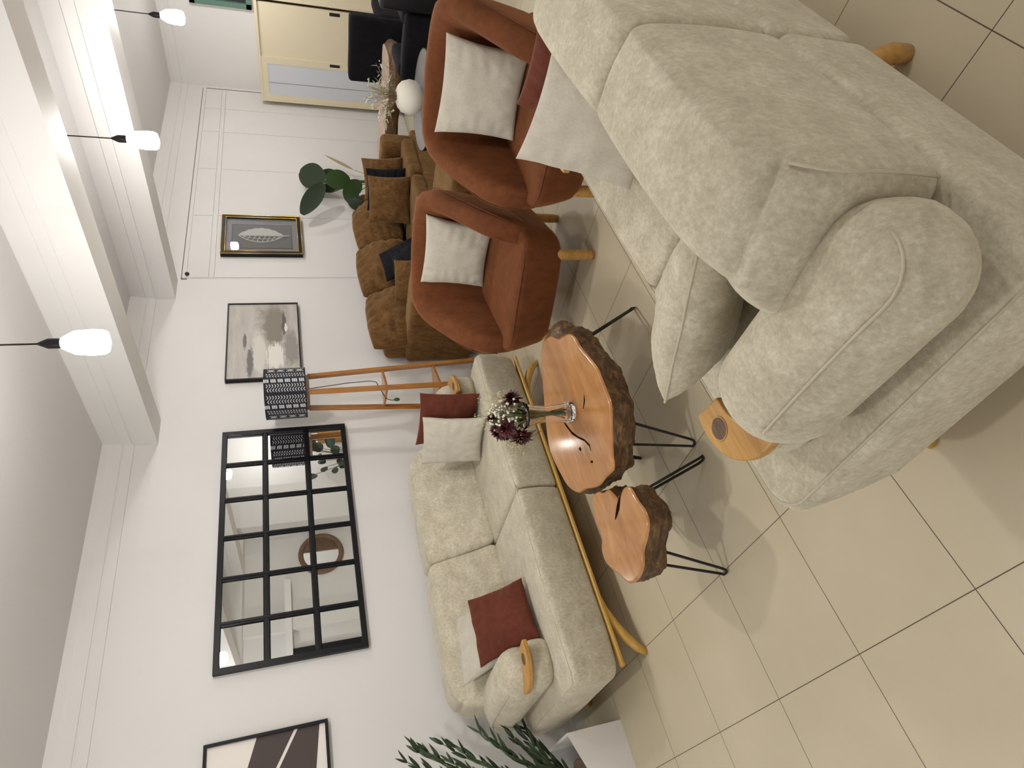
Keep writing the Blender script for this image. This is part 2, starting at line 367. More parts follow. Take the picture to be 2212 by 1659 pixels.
# ------------------------------------------------------------------ the two cream sofas
def sofa(label, loc, rz, hw, front, backy, tc, RC, bi, rd, fb, ao,  arms=(-1, 1), seedn=0, midleg=False):
    t = thing('cream_sofa', label, 'sofa', loc, rz)
    D = backy - front; cy = (front + backy) / 2
    # seat: two thick upholstered blocks
    for s in (-1, 1):
        def W(p, s=s):
            ax = abs(p.x)
            e = max(0, (ax - (hw - .30)) / .30)
            kz = max(0, min(1, (p.z - .175) / .285))
            z = p.z + (1 - kz) * .02 * e * e
            x = p.x - s * (1 - kz) * .015 * e; y = p.y
            if p.y < front + .2: y += ((1 - kz) ** 1.6 * fb - .010 * sin(pi * kz)) * min(1, (front + .2 - p.y) / .1)
            z += kz * .010 * max(0, 1 - ((ax - hw / 2) / (hw / 2)) ** 2)
            return Vector((x, y, z))
        b = rbox('seat', s * hw / 2, cy, .3175, hw - .003, D, .285, .035, CREAM, t, W, .0015, seedn + s, 12, None, {(s, -1): RC, (s, 1): .10})
        ring = []
        m_ = 40
        inner = .02; x0 = .004
        pts = [(s * x0, front + inner)] + [(s * (hw - RC) * k / 8, front + inner) for k in range(1, 8)]
        for k in range(9):
            a = pi / 2 * k / 8; pts.append((s * (hw - RC + (RC - inner) * sin(a)), front + RC - (RC - inner) * cos(a)))
        pts += [(s * (hw - inner), front + RC + (D - RC - .08) * k / 6) for k in range(1, 7)]
        G().tube([(x, y, .459 + .010 * max(0, 1 - ((abs(x) - hw / 2) / (hw / 2)) ** 2) - .003) for x, y in pts], .0038, 6).build('piping', PIPE, b)
    # back: two deep cushions leaning away, the outer ends well rounded
    bw = hw - bi
    for s in (-1, 1):
        def W(p, s=s):
            z = (p.z - .45) / .45
            # round the top outer corner in elevation
            qx = bw - .17; qz = .90 - .17; dx = abs(p.x) - qx; dz = p.z - qz; x, zz = p.x, p.z
            if dx > 0 and dz > 0:
                l = sqrt(dx * dx + dz * dz); k = max(dx, dz) / l; x = s * (qx + dx * k); zz = qz + dz * k
            yb = backy - .01
            depth0, depth1 = .45, (.245 if bi < .2 else .28)          # thick at the seat, thinner at the top
            tt = (p.y - (yb - .45)) / .45
            dep = depth0 + (depth1 - depth0) * max(0, min(1, z)) ** .8
            lean = .03 * z
            y = yb - dep * (1 - tt) + lean
            if bi > .2: x += s * .09 * max(0, (abs(p.x) - (bw - .22)) / .22) ** 1.5 * (1 - tt) ** .7 * (.5 + .5 * max(0, min(1, z)))
            y -= .018 * sin(pi * max(0, min(1, z))) * (1 - tt) * max(0, 1 - ((abs(p.x) - bw / 2) / (bw / 2)) ** 2)
            if bi > .2: zz -= .05 * max(0, tt - .35) ** 1.3 * max(0, min(1, z)); y -= .05 * max(0, min(1, z)) ** 2 * max(0, tt - .5) * 2
            return Vector((x, y, zz + .012 * max(0, z) * max(0, 1 - ((abs(p.x) - bw / 2) / (bw / 2)) ** 2)))
        c = rbox('back_cushion', s * bw / 2, backy - .01 - .225, .675, bw - .002, .45, .45, .05, CREAM, t, W, .002, seedn + 5 + s, 14)
        if bi < .2: continue
        # sewn seam that runs round the outer end of the cushion
        P = [W(Vector((s * (bw - .001), backy - .01 - .45 * q, z))) for q, z in [(.02, .50 + .38 * k / 8) for k in range(9)]]
        G().tube([p + Vector((s * .001, .001, 0)) for p in P], .0035, 6).build('piping', PIPE, c)
    # arms: lower lump, wooden cup tray, upper bolster
    hw0 = hw
    for s in arms:
        hw = hw0 + (ao if s > 0 else 0)
        cx, cyy = s * (hw - .285), tc
        xi, xo = hw - .34, hw - .10
        yf = tc - .165; yr = backy - .12
        lo = rbox('armrest', s * (xi + xo) / 2, (yf + yr) / 2, .525, xo - xi, yr - yf, .14, .05, CREAM, t, None, .0015, seedn + 9 + s, 10, None, {(s, -1): .15, (-s, -1): .07, (s, 1): .1})
        yf2 = tc - (.07 if rd > 2 else .05); yr2 = backy - .02; x2 = hw - (.055 if rd > 2 else .02); x1 = hw - (.335 if rd > 2 else .295)
        def WU(p, s=s):
            u = max(0, min(1, (p.y - yf2) / (yr2 - yf2))); k = max(0, min(1, (p.z - .52) / .20))
            return Vector((p.x + s * (.02 * sin(pi * k) * u - .03 * (1 - u)), p.y, p.z - .07 * k * max(0, u - .72) ** 1.2 * rd + .015 * k * sin(pi * u)))
        rbox('armrest_bolster', s * (x1 + x2) / 2, (yf2 + yr2) / 2, .595, x2 - x1, yr2 - yf2, .25, .11, CREAM, lo, WU, .002, seedn + 13 + s, 12, None, {(s, -1): .15, (-s, -1): .12, (s, 1): .13})
        seam = [(s * (x2 - .033), yf2 + .10 + (yr2 - .13 - yf2 - .10) * k / 10) for k in range(11)] + [(s * (x2 - .13 + .097 * cos(pi / 2 * k / 6)), yr2 - .13 + .097 * sin(pi / 2 * k / 6)) for k in range(1, 7)]
        G().tube([WU(Vector((x + s * .001, y, .6925))) for x, y in seam], .0032, 6).build('piping', PIPE, lo)
        pts = []
        for k in range(17):
            q = k / 16; an = radians(-100 + 105 * q); rr = .185 + .020 * sin(pi * q) + .022 * (1 - q)
            pts.append((cx + s * rr * cos(an), cyy + rr * sin(an)))
        for k in range(17):
            q = 1 - k / 16; an = radians(-100 + 105 * q); rr = .105 + .065 * q ** 3
            pts.append((cx + s * rr * cos(an), cyy + rr * sin(an)))
        if s < 0: pts = pts[::-1]
        tr = G().prism(pts, .592, .620).build('cup_tray', OAK, t, False, 'yellow wooden tray with a cup hole wrapped round the arm')
        md = tr.modifiers.new('b', 'BEVEL'); md.width = .006; md.segments = 3
        an = radians(-72); hc = (cx + s * .160 * cos(an), cyy + .160 * sin(an))
        G().lathe([(.032, .0), (.034, .0015), (.032, .003), (.029, .001)], 24, (hc[0], hc[1], .6195)).build('cup_rim', OAK, tr)
        G().lathe([(.001, 0), (.031, 0)], 24, (hc[0], hc[1], .6212), False, False).build('cup_hole_shade', DARKW, tr, False)  # flat dark disc paints the shade inside the hole
    hw = hw0
    # wooden plinth with horn-shaped legs
    fr = G()
    def edgey(x): return 0
    rim = []
    fpoly = [(-hw + .05, front + .018), (hw - .05, front + .018), (hw - .05, front + .05), (hw - .22, front + .08), (hw - .22, backy - .06), (-hw + .22, backy - .06), (-hw + .22, front + .08), (-hw + .05, front + .05)]
    o = G().prism([(x, y + (fb if y < front + .1 and fb > .05 else 0)) for x, y in fpoly], .155, .178).build('plinth', GOLDW, t, False)
    md = o.modifiers.new('b', 'BEVEL'); md.width = .006
    for s in (-1, 1):
        for yy, ys in ((front + .05 + (fb if fb > .05 else 0), -1), (backy - .10, 1)):
            if midleg and ys == 1 and s == -1: continue
            P = [(s * (hw - .46), yy, .160), (s * (hw - .36), yy, .150), (s * (hw - .27), yy + ys * .0, .125), (s * (hw - .19), yy, .085), (s * (hw - .13), yy, .04), (s * (hw - .10), yy, .0)]
            G().tube(P, [.012, .020, .026, .027, .025, .020], 10).build('leg', GOLDW, t)
    if midleg: G().tube([(0, backy - .14, .16), (0, backy - .05, .11), (0, backy - .02, .055), (0, backy - .015, 0)], [.03, .03, .03, .026], 12).build('leg', OAK, t)
    return t
sofa('long cream sofa with yellow wooden plinth against the white wall under the grid mirror', (1.825, 3.70, 0), 0, 1.155, -.565, .56, -.20, .08, .19, 4, .03, .09, seedn=0)
sofa('large cream sofa filling the foreground, seen from behind its back', (1.48, .94, 0), pi, .94, -.36, .53, -.06, .11, .27, .6, .13, 0, seedn=30, midleg=True)

# ------------------------------------------------------------------ throw pillows on the cream sofas
PG = 'loose cushions on the sofas and chairs'
pillow('throw_pillow', (2.36, 3.63, .475), (2.47, 3.27, .475), (2.66, 3.46, .865), (2.49, 3.80, .865), .13, CREAMP, 'square cream cushion leaning at the lamp end of the wall sofa', group=PG, seed=1)
pillow('throw_pillow', (2.58, 3.67, .475), (2.68, 3.26, .475), (2.80, 3.36, .87), (2.65, 3.78, .885), .13, RUSTP, 'rust brown cushion tucked behind the cream one at the lamp end of the wall sofa', group=PG, seed=2)
pillow('throw_pillow', (1.00, 3.36, .49), (1.36, 3.38, .50), (1.41, 3.72, .76), (1.01, 3.74, .765), .12, RUSTP, 'rust cushion tilted on its corner at the far-left arm of the wall sofa', group=PG, seed=3)
pillow('throw_pillow', (1.01, 3.52, .50), (1.38, 3.54, .50), (1.38, 3.93, .81), (.97, 3.90, .85), .12, CREAMP, 'cream cushion behind the tilted rust cushion on the wall sofa', group=PG, seed=4)
pillow('throw_pillow', (1.80, 1.08, .49), (2.04, 1.12, .855), (1.945, .67, .855), (1.70, .66, .52), .12, CREAMP, 'cream cushion standing behind the back cushions of the near sofa', group=PG, seed=5)
pillow('throw_pillow', (2.00, 1.05, .49), (2.22, 1.00, .83), (2.12, .62, .86), (1.90, .62, .52), .11, RUSTP, 'rust cushion behind the cream cushion on the near sofa', group=PG, seed=6)
lp = pillow('lumbar_pillow', (1.10, 1.22, .50), (1.22, .84, .50), (1.04, .66, .77), (.87, 1.145, .745), .21, CREAM, 'plump cream bolster cushion with a piped seam against the arm of the near sofa', group=PG, seed=7, pipe=PIPE, pinch=.03)

# ------------------------------------------------------------------ rust tub chairs
def tub(label, loc, rz, seedn):
    t = thing('tub_chair', label, 'armchair', loc, rz, 'rust velvet tub chairs')
    def W(p):
        k = max(0, min(1, (p.z - .2) / .26))
        q = 1 - .13 * (1 - k) ** 1.3
        y = p.y - (.03 * (1 - (p.x / .4) ** 2) if p.y < 0 else 0)
        z = p.z + k * .018 * (1 - min(1, (p.x / .4) ** 2))
        return Vector((p.x * q, y * q, z))
    b = rbox('seat', 0, -.01, .33, .80, .82, .26, .045, RUST, t, W, .002, seedn, 10, None, {(1, -1): .16, (-1, -1): .16, (1, 1): .2, (-1, 1): .2})
    ring = []
    for k in range(41):
        u = -1 + 2 * k / 40
        x = .385 * max(-1, min(1, u * 1.35)); y = -.41
        if abs(u) > .55: y = -.41 + .16 * (1 - cos(min(1, (abs(u) - .55) / .2) * pi / 2)); x = math.copysign(.225 + .16 * sin(min(1, (abs(u) - .55) / .2) * pi / 2) - .0, u)
        else: x = .225 * u / .55
        if abs(u) > .75: y = -.25 + (abs(u) - .75) / .25 * .2
        ring.append((x, y - .03 * (1 - (x / .4) ** 2) * 1.0, .446 + .018 * (1 - (x / .4) ** 2)))
    G().tube(ring, .0035, 6).build('piping', RPIPE, b)
    # wrap-around back
    path = []; a0 = .325; by = .33; fy = -.30; Rr = .21
    ns = 12
    for k in range(ns + 1): path.append((a0 + .03 * (1 - k / ns), fy + (by - Rr - fy) * k / ns))
    for k in range(1, 9): an = pi / 2 * k / 8; path.append((a0 - Rr + Rr * cos(an), by - Rr + Rr * sin(an)))
    for k in range(1, 8): path.append(((a0 - Rr) * (1 - k / 4), by + .015 * sin(pi * k / 8)))
    n1 = len(path); path += [(-x, y) for x, y in path[:21]][::-1]
    V = []; F = []; n = 24; m_ = len(path)
    topline = []
    for i, (x, y) in enumerate(path):
        x0, y0 = path[max(0, i - 1)]; x1, y1 = path[min(m_ - 1, i + 1)]
        tx, ty = x1 - x0, y1 - y0; l = sqrt(tx * tx + ty * ty); nx, ny = ty / l, -tx / l
        if nx * x + ny * (y + .05) < 0: nx, ny = -nx, -ny
        f = (y - fy) / (by - fy)
        Ht = .60 + .325 * max(0, min(1, f / .88)) ** .9
        zb = .39
        e = min(i, m_ - 1 - i); sc = 1
        if e < 5: sc = sqrt(max(.0, 1 - (1 - (e + .25) / 5) ** 2.6))
        th = .15 * (.55 + .45 * sc); hh = (Ht - zb) / 2 * (.25 + .75 * sc); zc = zb + hh + (0 if e >= 7 else .0)
        for k in range(n):
            a = 2 * pi * k / n
            ca, sa = cos(a), sin(a)
            off = th / 2 * math.copysign(abs(ca) ** .6, ca); z = zc + hh * math.copysign(abs(sa) ** .55, sa)
            off += .075 * max(0, z - .43) / .5
            V.append((x + nx * off, y + ny * off, z))
        # piping along the outer edge of the roll
        zo = zc + hh * .80; offo = th / 2 * .93 + .075 * max(0, zo - .43) / .5 + .002
        topline.append((x + nx * offo, y + ny * offo, zo))
    for i in range(m_ - 1):
        for k in range(n): F.append((i * n + k, i * n + (k + 1) % n, (i + 1) * n + (k + 1) % n, (i + 1) * n + k))
    F += [tuple(range(n))[::-1], tuple((m_ - 1) * n + k for k in range(n))]
    bk = mk('backrest', V, F, RUST, t)
    bm = bmesh.new(); bm.from_mesh(bk.data); bmesh.ops.recalc_face_normals(bm, faces=bm.faces); bm.to_mesh(bk.data); bm.free()
    G().tube(topline, .003, 6).build('piping', RPIPE, bk)
    for sx in (-1, 1):
        for yy in (-.345, .27):
            G().lathe([(.010, 0), (.026, .004), (.029, .03), (.031, .2), (.029, .245), (.01, .252)], 16, (sx * .262, yy, 0)).build('leg', OAK, t)
    return t
tub('rust velvet tub chair on wooden peg legs, the one beside the coffee table', (2.93, 2.38, 0), radians(-75), 3)
tub('rust velvet tub chair behind the near sofa, in front of the round table', (3.06, 1.40, 0), radians(-88), 8)
pillow('throw_pillow', (3.07, 2.62, .475), (3.12, 2.18, .475), (3.25, 2.19, .875), (3.17, 2.66, .875), .13, CREAMP, 'cream cushion on the rust chair beside the coffee table', group=PG, seed=8)
pillow('throw_pillow', (3.10, 1.60, .475), (3.14, 1.15, .475), (3.30, 1.16, .875), (3.25, 1.66, .885), .13, CREAMP, 'cream cushion on the rust chair in front of the round table', group=PG, seed=9)

# ------------------------------------------------------------------ live edge tables
big = [(2.144, 2.196), (2.13, 2.267), (2.072, 2.334), (2.01, 2.387), (1.956, 2.428), (1.914, 2.462), (1.82, 2.529), (1.731, 2.578), (1.645, 2.583), (1.544, 2.56), (1.459, 2.535), (1.396, 2.493), (1.348, 2.438), (1.322, 2.363), (1.282, 2.289), (1.255, 2.225), (1.245, 2.147), (1.233, 2.091), (1.232, 2.051), (1.287, 2.008), (1.334, 1.965), (1.383, 1.915), (1.422, 1.879), (1.451, 1.864), (1.51, 1.859), (1.578, 1.854), (1.628, 1.853), (1.723, 1.88), (1.805, 1.907), (1.872, 1.916), (1.927, 1.941), (1.978, 1.996), (2.016, 2.059), (2.061, 2.095), (2.101, 2.125)]
small = [(1.268, 2.327), (1.247, 2.366), (1.168, 2.404), (1.096, 2.389), (1.049, 2.44), (0.978, 2.442), (0.891, 2.364), (0.83, 2.311), (0.812, 2.231), (0.829, 2.152), (0.871, 2.108), (0.895, 2.048), (0.928, 1.991), (0.975, 1.975), (1.034, 1.994), (1.102, 2.008), (1.134, 2.051), (1.127, 2.098), (1.113, 2.126), (1.162, 2.155), (1.205, 2.181), (1.213, 2.202), (1.228, 2.245), (1.249, 2.268)]
def dens(P, k=3):
    n = len(P); out = []
    for i in range(n):
        p0, p1, p2, p3 = [Vector(P[(i + j) % n]) for j in (-1, 0, 1, 2)]
        for q in range(k):
            t = q / k
            out.append(.5 * ((2 * p1) + (p2 - p0) * t + (2 * p0 - 5 * p1 + 4 * p2 - p3) * t * t + (3 * p1 - p0 - 3 * p2 + p3) * t ** 3))
    return out
def slab(name, label, cat, P, ztop, zbot, legs, cracks, grow, seedn, parts_extra=None):
    cx = sum(p[0] for p in P) / len(P); cy = sum(p[1] for p in P) / len(P)
    t = thing(name, label, cat, (cx, cy, 0))
    Q = [p - Vector((cx, cy)) for p in dens(P, 4)]; n = len(Q)
    # polished top: ring inset + slightly rolled edge
    V = []; F = []
    rings = [(.0, -.010, 1.0), (.004, -.002, 1), (.012, 0, 1)]
    for ins, dz, _ in rings:
        for i, q in enumerate(Q):
            tq = (Q[(i + 1) % n] - Q[i - 1]); nn = Vector((-tq.y, tq.x)).normalized()
            V.append((q.x + nn.x * -ins * (1 if nn.dot(q) > 0 else -1), q.y + nn.y * -ins * (1 if nn.dot(q) > 0 else -1), ztop + dz))
    for r_ in range(2):
        for i in range(n): F.append((r_ * n + i, r_ * n + (i + 1) % n, (r_ + 1) * n + (i + 1) % n, (r_ + 1) * n + i))
    F.append(tuple(2 * n + i for i in range(n)))
    o = mk('slab_top', V, F, SLAB, t)
    bm = bmesh.new(); bm.from_mesh(o.data); bmesh.ops.recalc_face_normals(bm, faces=bm.faces)
    if sum(f.normal.z for f in bm.faces if len(f.verts) > 4) < 0: bmesh.ops.reverse_faces(bm, faces=bm.faces)
    bm.to_mesh(o.data); bm.free()
    o.data.polygons[len(o.data.polygons) - 1].use_smooth = False
    # bark side
    V = []; F = []; nr = 14
    for r_ in range(nr + 1):
        f = r_ / nr; z = ztop - .010 - (ztop - .010 - zbot) * f
        for i, q in enumerate(Q):
            tq = (Q[(i + 1) % n] - Q[i - 1]); nn = Vector((-tq.y, tq.x)).normalized()
            if nn.dot(q) < 0: nn = -nn
            P3 = Vector((q.x * 9, q.y * 9, z * 10 + seedn)); w_ = min(1, f * 3)
            d = w_ * (.010 * noise.noise(P3) + .008 * noise.noise(P3 * 2.7) + .006 * noise.noise(P3 * 6) + .004 * noise.noise(P3 * 13)) + grow(q.x, q.y) * sin(f * pi * .62) - .01 * (f > .85)
            if r_ == 0: d = -.001
            V.append((q.x + nn.x * d, q.y + nn.y * d, z + w_ * .01 * noise.noise(P3 * 1.7)))
    for r_ in range(nr):
        for i in range(n): F.append((r_ * n + i, (r_ + 1) * n + i, (r_ + 1) * n + (i + 1) % n, r_ * n + (i + 1) % n))
    F.append(tuple(nr * n + i for i in range(n)))
    o = mk('bark_edge', V, F, BARK, t)
    bm = bmesh.new(); bm.from_mesh(o.data); bmesh.ops.recalc_face_normals(bm, faces=bm.faces); bm.to_mesh(o.data); bm.free()
    for (fx, fy), (ax, ay), (bx_, by_) in legs:
        fx -= cx; ax -= cx; bx_ -= cx; fy -= cy; ay -= cy; by_ -= cy
        A = Vector((ax, ay, zbot + .03)); Bq = Vector((bx_, by_, zbot + .03)); Fo = Vector((fx, fy, .008))
        d = (Bq - A).normalized() * .014
        pts = [A, A.lerp(Fo - d, .5), A.lerp(Fo - d, .93)]
        pts += [Fo - d * 1.0 + Vector((0, 0, .006)), Fo - d * .4 + Vector((0, 0, 0)), Fo + d * .4, Fo + d * 1.0 + Vector((0, 0, .006))]
        pts += [Bq.lerp(Fo + d, .93), Bq.lerp(Fo + d, .5), Bq]
        G().tube(pts, .006, 8).build('hairpin_leg', BLACKM, t)
    for cr in cracks:
        g = G(); pts = [(x - cx, y - cy) for x, y, _ in cr]; wd = [c[2] for c in cr]; Vv = []
        for i, (x, y) in enumerate(pts):
            a = Vector(pts[max(0, i - 1)]); b = Vector(pts[min(len(pts) - 1, i + 1)]); d = (b - a).normalized(); nn = Vector((-d.y, d.x)) * wd[i] * .8
            Vv += [(x + nn.x, y + nn.y, ztop + .0006), (x - nn.x, y - nn.y, ztop + .0006)]
        g.add(Vv, [(2 * i, 2 * i + 2, 2 * i + 3, 2 * i + 1) for i in range(len(pts) - 1)])
        g.build('crack', CRACKM, t, False)
    return t
slab('coffee_table', 'large live-edge wooden slab coffee table on black hairpin legs, holding the vase', 'coffee table', big, .43, .315,
     [((2.102, 1.941), (1.93, 1.985), (1.90, 1.95)), ((1.295, 2.021), (1.40, 1.95), (1.34, 2.04)), ((1.52, 2.46), (1.52, 2.38), (1.58, 2.43)), ((1.98, 2.42), (1.88, 2.36), (1.90, 2.30))],
     [[(1.70, 2.317, .004), (1.662, 2.307, .008), (1.588, 2.277, .009), (1.53, 2.235, .006), (1.479, 2.189, .006), (1.431, 2.163, .007), (1.405, 2.169, .003)],
      [(1.625, 2.035, .003), (1.605, 2.05, .008), (1.586, 2.09, .004)], [(1.487, 2.268, .004), (1.478, 2.258, .014), (1.47, 2.25, .004)], [(1.373, 2.21, .004), (1.366, 2.20, .008), (1.358, 2.188, .003)]],
     lambda x, y: (.010 if x > -.35 else -.012) + (.07 if x > .25 and y < .1 else 0) * min(1, (x - .25) * 6), 1.0)
slab('side_table', 'small live-edge stump side table on black hairpin legs beside the larger slab table', 'side table', small, .42, .30,
     [((.777, 2.232), (.89, 2.15), (.87, 2.23)), ((1.209, 2.017), (1.11, 2.05), (1.10, 2.07)), ((1.165, 2.466), (1.13, 2.35), (1.08, 2.37))],
     [[(1.125, 2.10, .006), (1.10, 2.15, .016), (1.085, 2.19, .010), (1.075, 2.215, .003)]],
     lambda x, y: (-.004 if y < .08 else -.012) + (.008 if x > .02 and y < 0 else 0) * min(1, max(0, (x - .02) * 8)), 5.0)

# ------------------------------------------------------------------ vase and bouquet
VX, VY = 1.652, 2.195
vz = thing('glass_vase', 'clear cut-glass vase of crimson and white flowers on the coffee table', 'vase', (VX, VY, .4305))
prof = [(.044, 0), (.050, .006), (.051, .02), (.046, .045), (.040, .10), (.038, .15), (.044, .20), (.056, .235), (.068, .26)]
inn = [(r - .007, max(z, .018)) for r, z in prof][::-1]
n = 36; V = []; F = []
pp = prof + inn[:-2] + [(.036, .018)]
for r, z in pp:
    for k in range(n):
        rr = r * (1 + (.035 if k % 3 == 0 else -.015) * (1 if z < .06 or z > .03 else 1)); V.append((rr * cos(2 * pi * k / n), rr * sin(2 * pi * k / n), z))
for i in range(len(pp) - 1):
    for k in range(n): F.append((i * n + k, i * n + (k + 1) % n, (i + 1) * n + (k + 1) % n, (i + 1) * n + k))
F += [tuple(range(n))[::-1], tuple((len(pp) - 1) * n + k for k in range(n))]
mk('vase_body', V, F, GLASS, vz)
bq = thing('flower_bouquet', 'bunch of crimson blooms, white berries and cream filler standing in the glass vase', 'flowers', (VX, VY, .463))
g = G()
random.seed(7)
tips = []
for k in range(30):
    a = random.random() * 2 * pi; r0 = random.random() * .030; r1 = .02 + random.random() * .07
    g.tube([(r0 * cos(a + 2), r0 * sin(a + 2), .005), (.012 * cos(a), .012 * sin(a), .13), (r1 * .5 * cos(a), r1 * .5 * sin(a), .21), (r1 * cos(a), r1 * sin(a), .29)], .0018, 5)
g.build('stems', STEM, bq)
def bloom(c, r, nrm, sd):
    rnd = random.Random(sd); g = G(); c = Vector(c); nrm = Vector(nrm).normalized(); a = nrm.orthogonal().normalized(); b = nrm.cross(a)
    for L_ in range(6):
        m_ = 16 - L_ * 2
        for k in range(m_):
            an = 2 * pi * k / m_ + L_ * .4 + rnd.uniform(-.12, .12); el = radians(-22 + L_ * 20 + rnd.uniform(-10, 10)); ln = r * (1 - L_ * .11) * rnd.uniform(.85, 1.12)
            d = (a * cos(an) + b * sin(an)) * cos(el) + nrm * sin(el); s_ = nrm.cross(d).normalized() * ln * .24; up_ = d.cross(s_).normalized() * ln * .05
            q0 = c; q1 = c + d * ln * .55; q2 = c + d * ln
            g.add([q0, q1 + s_, q2, q1 - s_, q1 + up_], [(0, 1, 4), (1, 2, 4), (2, 3, 4), (3, 0, 4)])
    return g
for i, (c, r, nr) in enumerate([((.075, -.045, .27), .065, (.7, -.7, .5)), ((-.045, .05, .345), .062, (-.4, .2, .9)), ((-.02, .10, .30), .06, (-.3, .9, .6)), ((-.085, .055, .245), .065, (-.9, .1, .3)), ((-.07, -.005, .33), .06, (-.5, -.5, .8)), ((.02, .03, .36), .05, (0, 0, 1))]):
    bloom(c, r, nr, i).build('crimson_bloom', CRIM, bq)
g = G(); g2 = G(); rnd = random.Random(3)
C0 = Vector((-.012, -.020, .30))
for k in range(95):
    th = rnd.uniform(0, 2 * pi); ph = rnd.uniform(-.25, 1.35); rr = rnd.uniform(.055, .095)
    v = Vector((cos(th) * cos(ph), sin(th) * cos(ph), sin(ph))) * rr
    if v.dot(Vector((-.6, -.72, .35))) < -.02: continue
    g.sphere(C0 + v, rnd.uniform(.0045, .0068), 7, 4); g2.tube([C0 + v * .3, C0 + v], .0009, 4)
g.build('berries', BERRY, bq); g2.build('berry_stalks', STEM, bq)
g = G(); g3 = G()
for c, nn_ in (((.085, -.03, .33), 16), ((.05, .0, .385), 14), ((-.095, .085, .285), 14), ((-.125, .06, .255), 9), ((.02, .06, .37), 8)):
    c = Vector(c); root = c * .55
    for k in range(nn_):
        tip = c + Vector((rnd.gauss(0, .024), rnd.gauss(0, .024), rnd.gauss(0, .022))); g3.tube([root, root.lerp(tip, .6), tip], .0006, 3)
        for q in range(9):
            v = Vector((rnd.gauss(0, .008), rnd.gauss(0, .008), rnd.gauss(0, .008))); g.sphere(tip + v, rnd.uniform(.0015, .0032), 5, 3)
ff = g.build('filler_flowers', CREAMFL, bq); ff['kind'] = 'stuff'; g3.build('filler_stalks', DRY, bq)
bq_leaf = G()
def leafmesh(g, base, tip, wdt, nrm=None, bend=.1, seg=10, fold=.15, shape=lambda t: sin(pi * t ** .8) ** .8):
    base, tip = Vector(base), Vector(tip); d = tip - base
    if nrm is None: nrm = d.cross(Vector((0, 0, 1))).cross(d)
    nrm = Vector(nrm).normalized(); s_ = d.cross(nrm).normalized(); nrm = s_.cross(d).normalized()
    V = []; F = []
    for i in range(seg + 1):
        t = i / seg; c = base + d * t + nrm * bend * d.length * (4 * t * (1 - t)) * .5; w_ = wdt / 2 * shape(t)
        V += [c - s_ * w_ + nrm * fold * w_, c, c + s_ * w_ + nrm * fold * w_]
    for i in range(seg):
        F += [(3 * i, 3 * i + 1, 3 * i + 4, 3 * i + 3), (3 * i + 1, 3 * i + 2, 3 * i + 5, 3 * i + 4)]
    g.add(V, F)
leafmesh(bq_leaf, (-.02, .01, .22), (-.075, .0, .27), .05); leafmesh(bq_leaf, (-.01, -.02, .20), (-.05, -.05, .25), .04)
for k in range(8):
    a = k * .8; leafmesh(bq_leaf, (.01 * cos(a), .01 * sin(a), .16), (.045 * cos(a), .045 * sin(a), .235), .03)
bq_leaf.build('bouquet_leaves', LEAFD, bq)

# ------------------------------------------------------------------ wall pieces
t = thing('grid_mirror', 'large black framed grid mirror of eighteen panes on the white wall', 'mirror', (2.395, YW, 1.805))
hwm, hhm = .94, .475
g = G(); fw = .035
g.box(-hwm, hwm, -.035, 0, hhm - fw, hhm); g.box(-hwm, hwm, -.035, 0, -hhm, -hhm + fw)
g.box(-hwm, -hwm + fw, -.035, 0, -hhm + fw, hhm - fw); g.box(hwm - fw, hwm, -.035, 0, -hhm + fw, hhm - fw)
o = g.build('mirror_frame', FRAMEB, t, False)
g = G()
for i in range(1, 6): x = -hwm + 2 * hwm * i / 6; g.box(x - .014, x + .014, -.028, -.004, -hhm + fw, hhm - fw); g.box(x - .004, x + .004, -.034, -.026, -hhm + fw, hhm - fw)
for j in range(1, 3): z = -hhm + 2 * hhm * j / 3; g.box(-hwm + fw, hwm - fw, -.0285, -.004, z - .014, z + .014); g.box(-hwm + fw, hwm - fw, -.0345, -.026, z - .004, z + .004)
g.build('grid_bars', FRAMEB, t, False)
for i in range(6):
    for j in range(3):
        x0 = -hwm + 2 * hwm * i / 6; z0 = -hhm + 2 * hhm * j / 3
        p = G(); xa, xb, za, zb = x0 + .016, x0 + 2 * hwm / 6 - .016, z0 + .016, z0 + 2 * hhm / 3 - .016
        if i == 0: xa += .016
        if i == 5: xb -= .016
        if j == 0: za += .016
        if j == 2: zb -= .016
        bv = .006; y = -.012
        p.add([(xa, y + .003, za), (xb, y + .003, za), (xb, y + .003, zb), (xa, y + .003, zb), (xa + bv, y, za + bv), (xb - bv, y, za + bv), (xb - bv, y, zb - bv), (xa + bv, y, zb - bv)],
              [(4, 5, 6, 7), (0, 1, 5, 4), (1, 2, 6, 5), (2, 3, 7, 6), (3, 0, 4, 7)])
        p.build('pane', MIRROR, t, False)

def frame4(g, hw_, hh_, fw, d, y1=0):
    g.box(-hw_, hw_, -d, y1, hh_ - fw, hh_); g.box(-hw_, hw_, -d, y1, -hh_, -hh_ + fw)
    g.box(-hw_, -hw_ + fw, -d, y1, -hh_ + fw, hh_ - fw); g.box(hw_ - fw, hw_, -d, y1, -hh_ + fw, hh_ - fw); return g
t = thing('leaf_picture', 'shadow box with a white carved leaf in a black and gold frame', 'picture', (5.945, YW - .012, 1.97))
frame4(G(), .335, .40, .045, .05).build('frame', FRAMEB, t, False)
g = G()
for a, b, d0, d1 in ((.335, .40, .052, .030), (.295, .36, .054, .03)):
    g.tube([(-a, -.05, -b), (a, -.05, -b), (a, -.05, b), (-a, -.05, b)], .006, 6, closed=True)
g.build('gilt_beading', GOLD, t)
box('mount', -.29, .29, -.012, -.002, -.355, .355, mat('mauve_mount', (.27, .25, .31), .7), t)
box('inner_panel', -.20, .20, -.018, -.0115, -.295, .295, mat('charcoal_panel', (.085, .08, .085), .6), t)
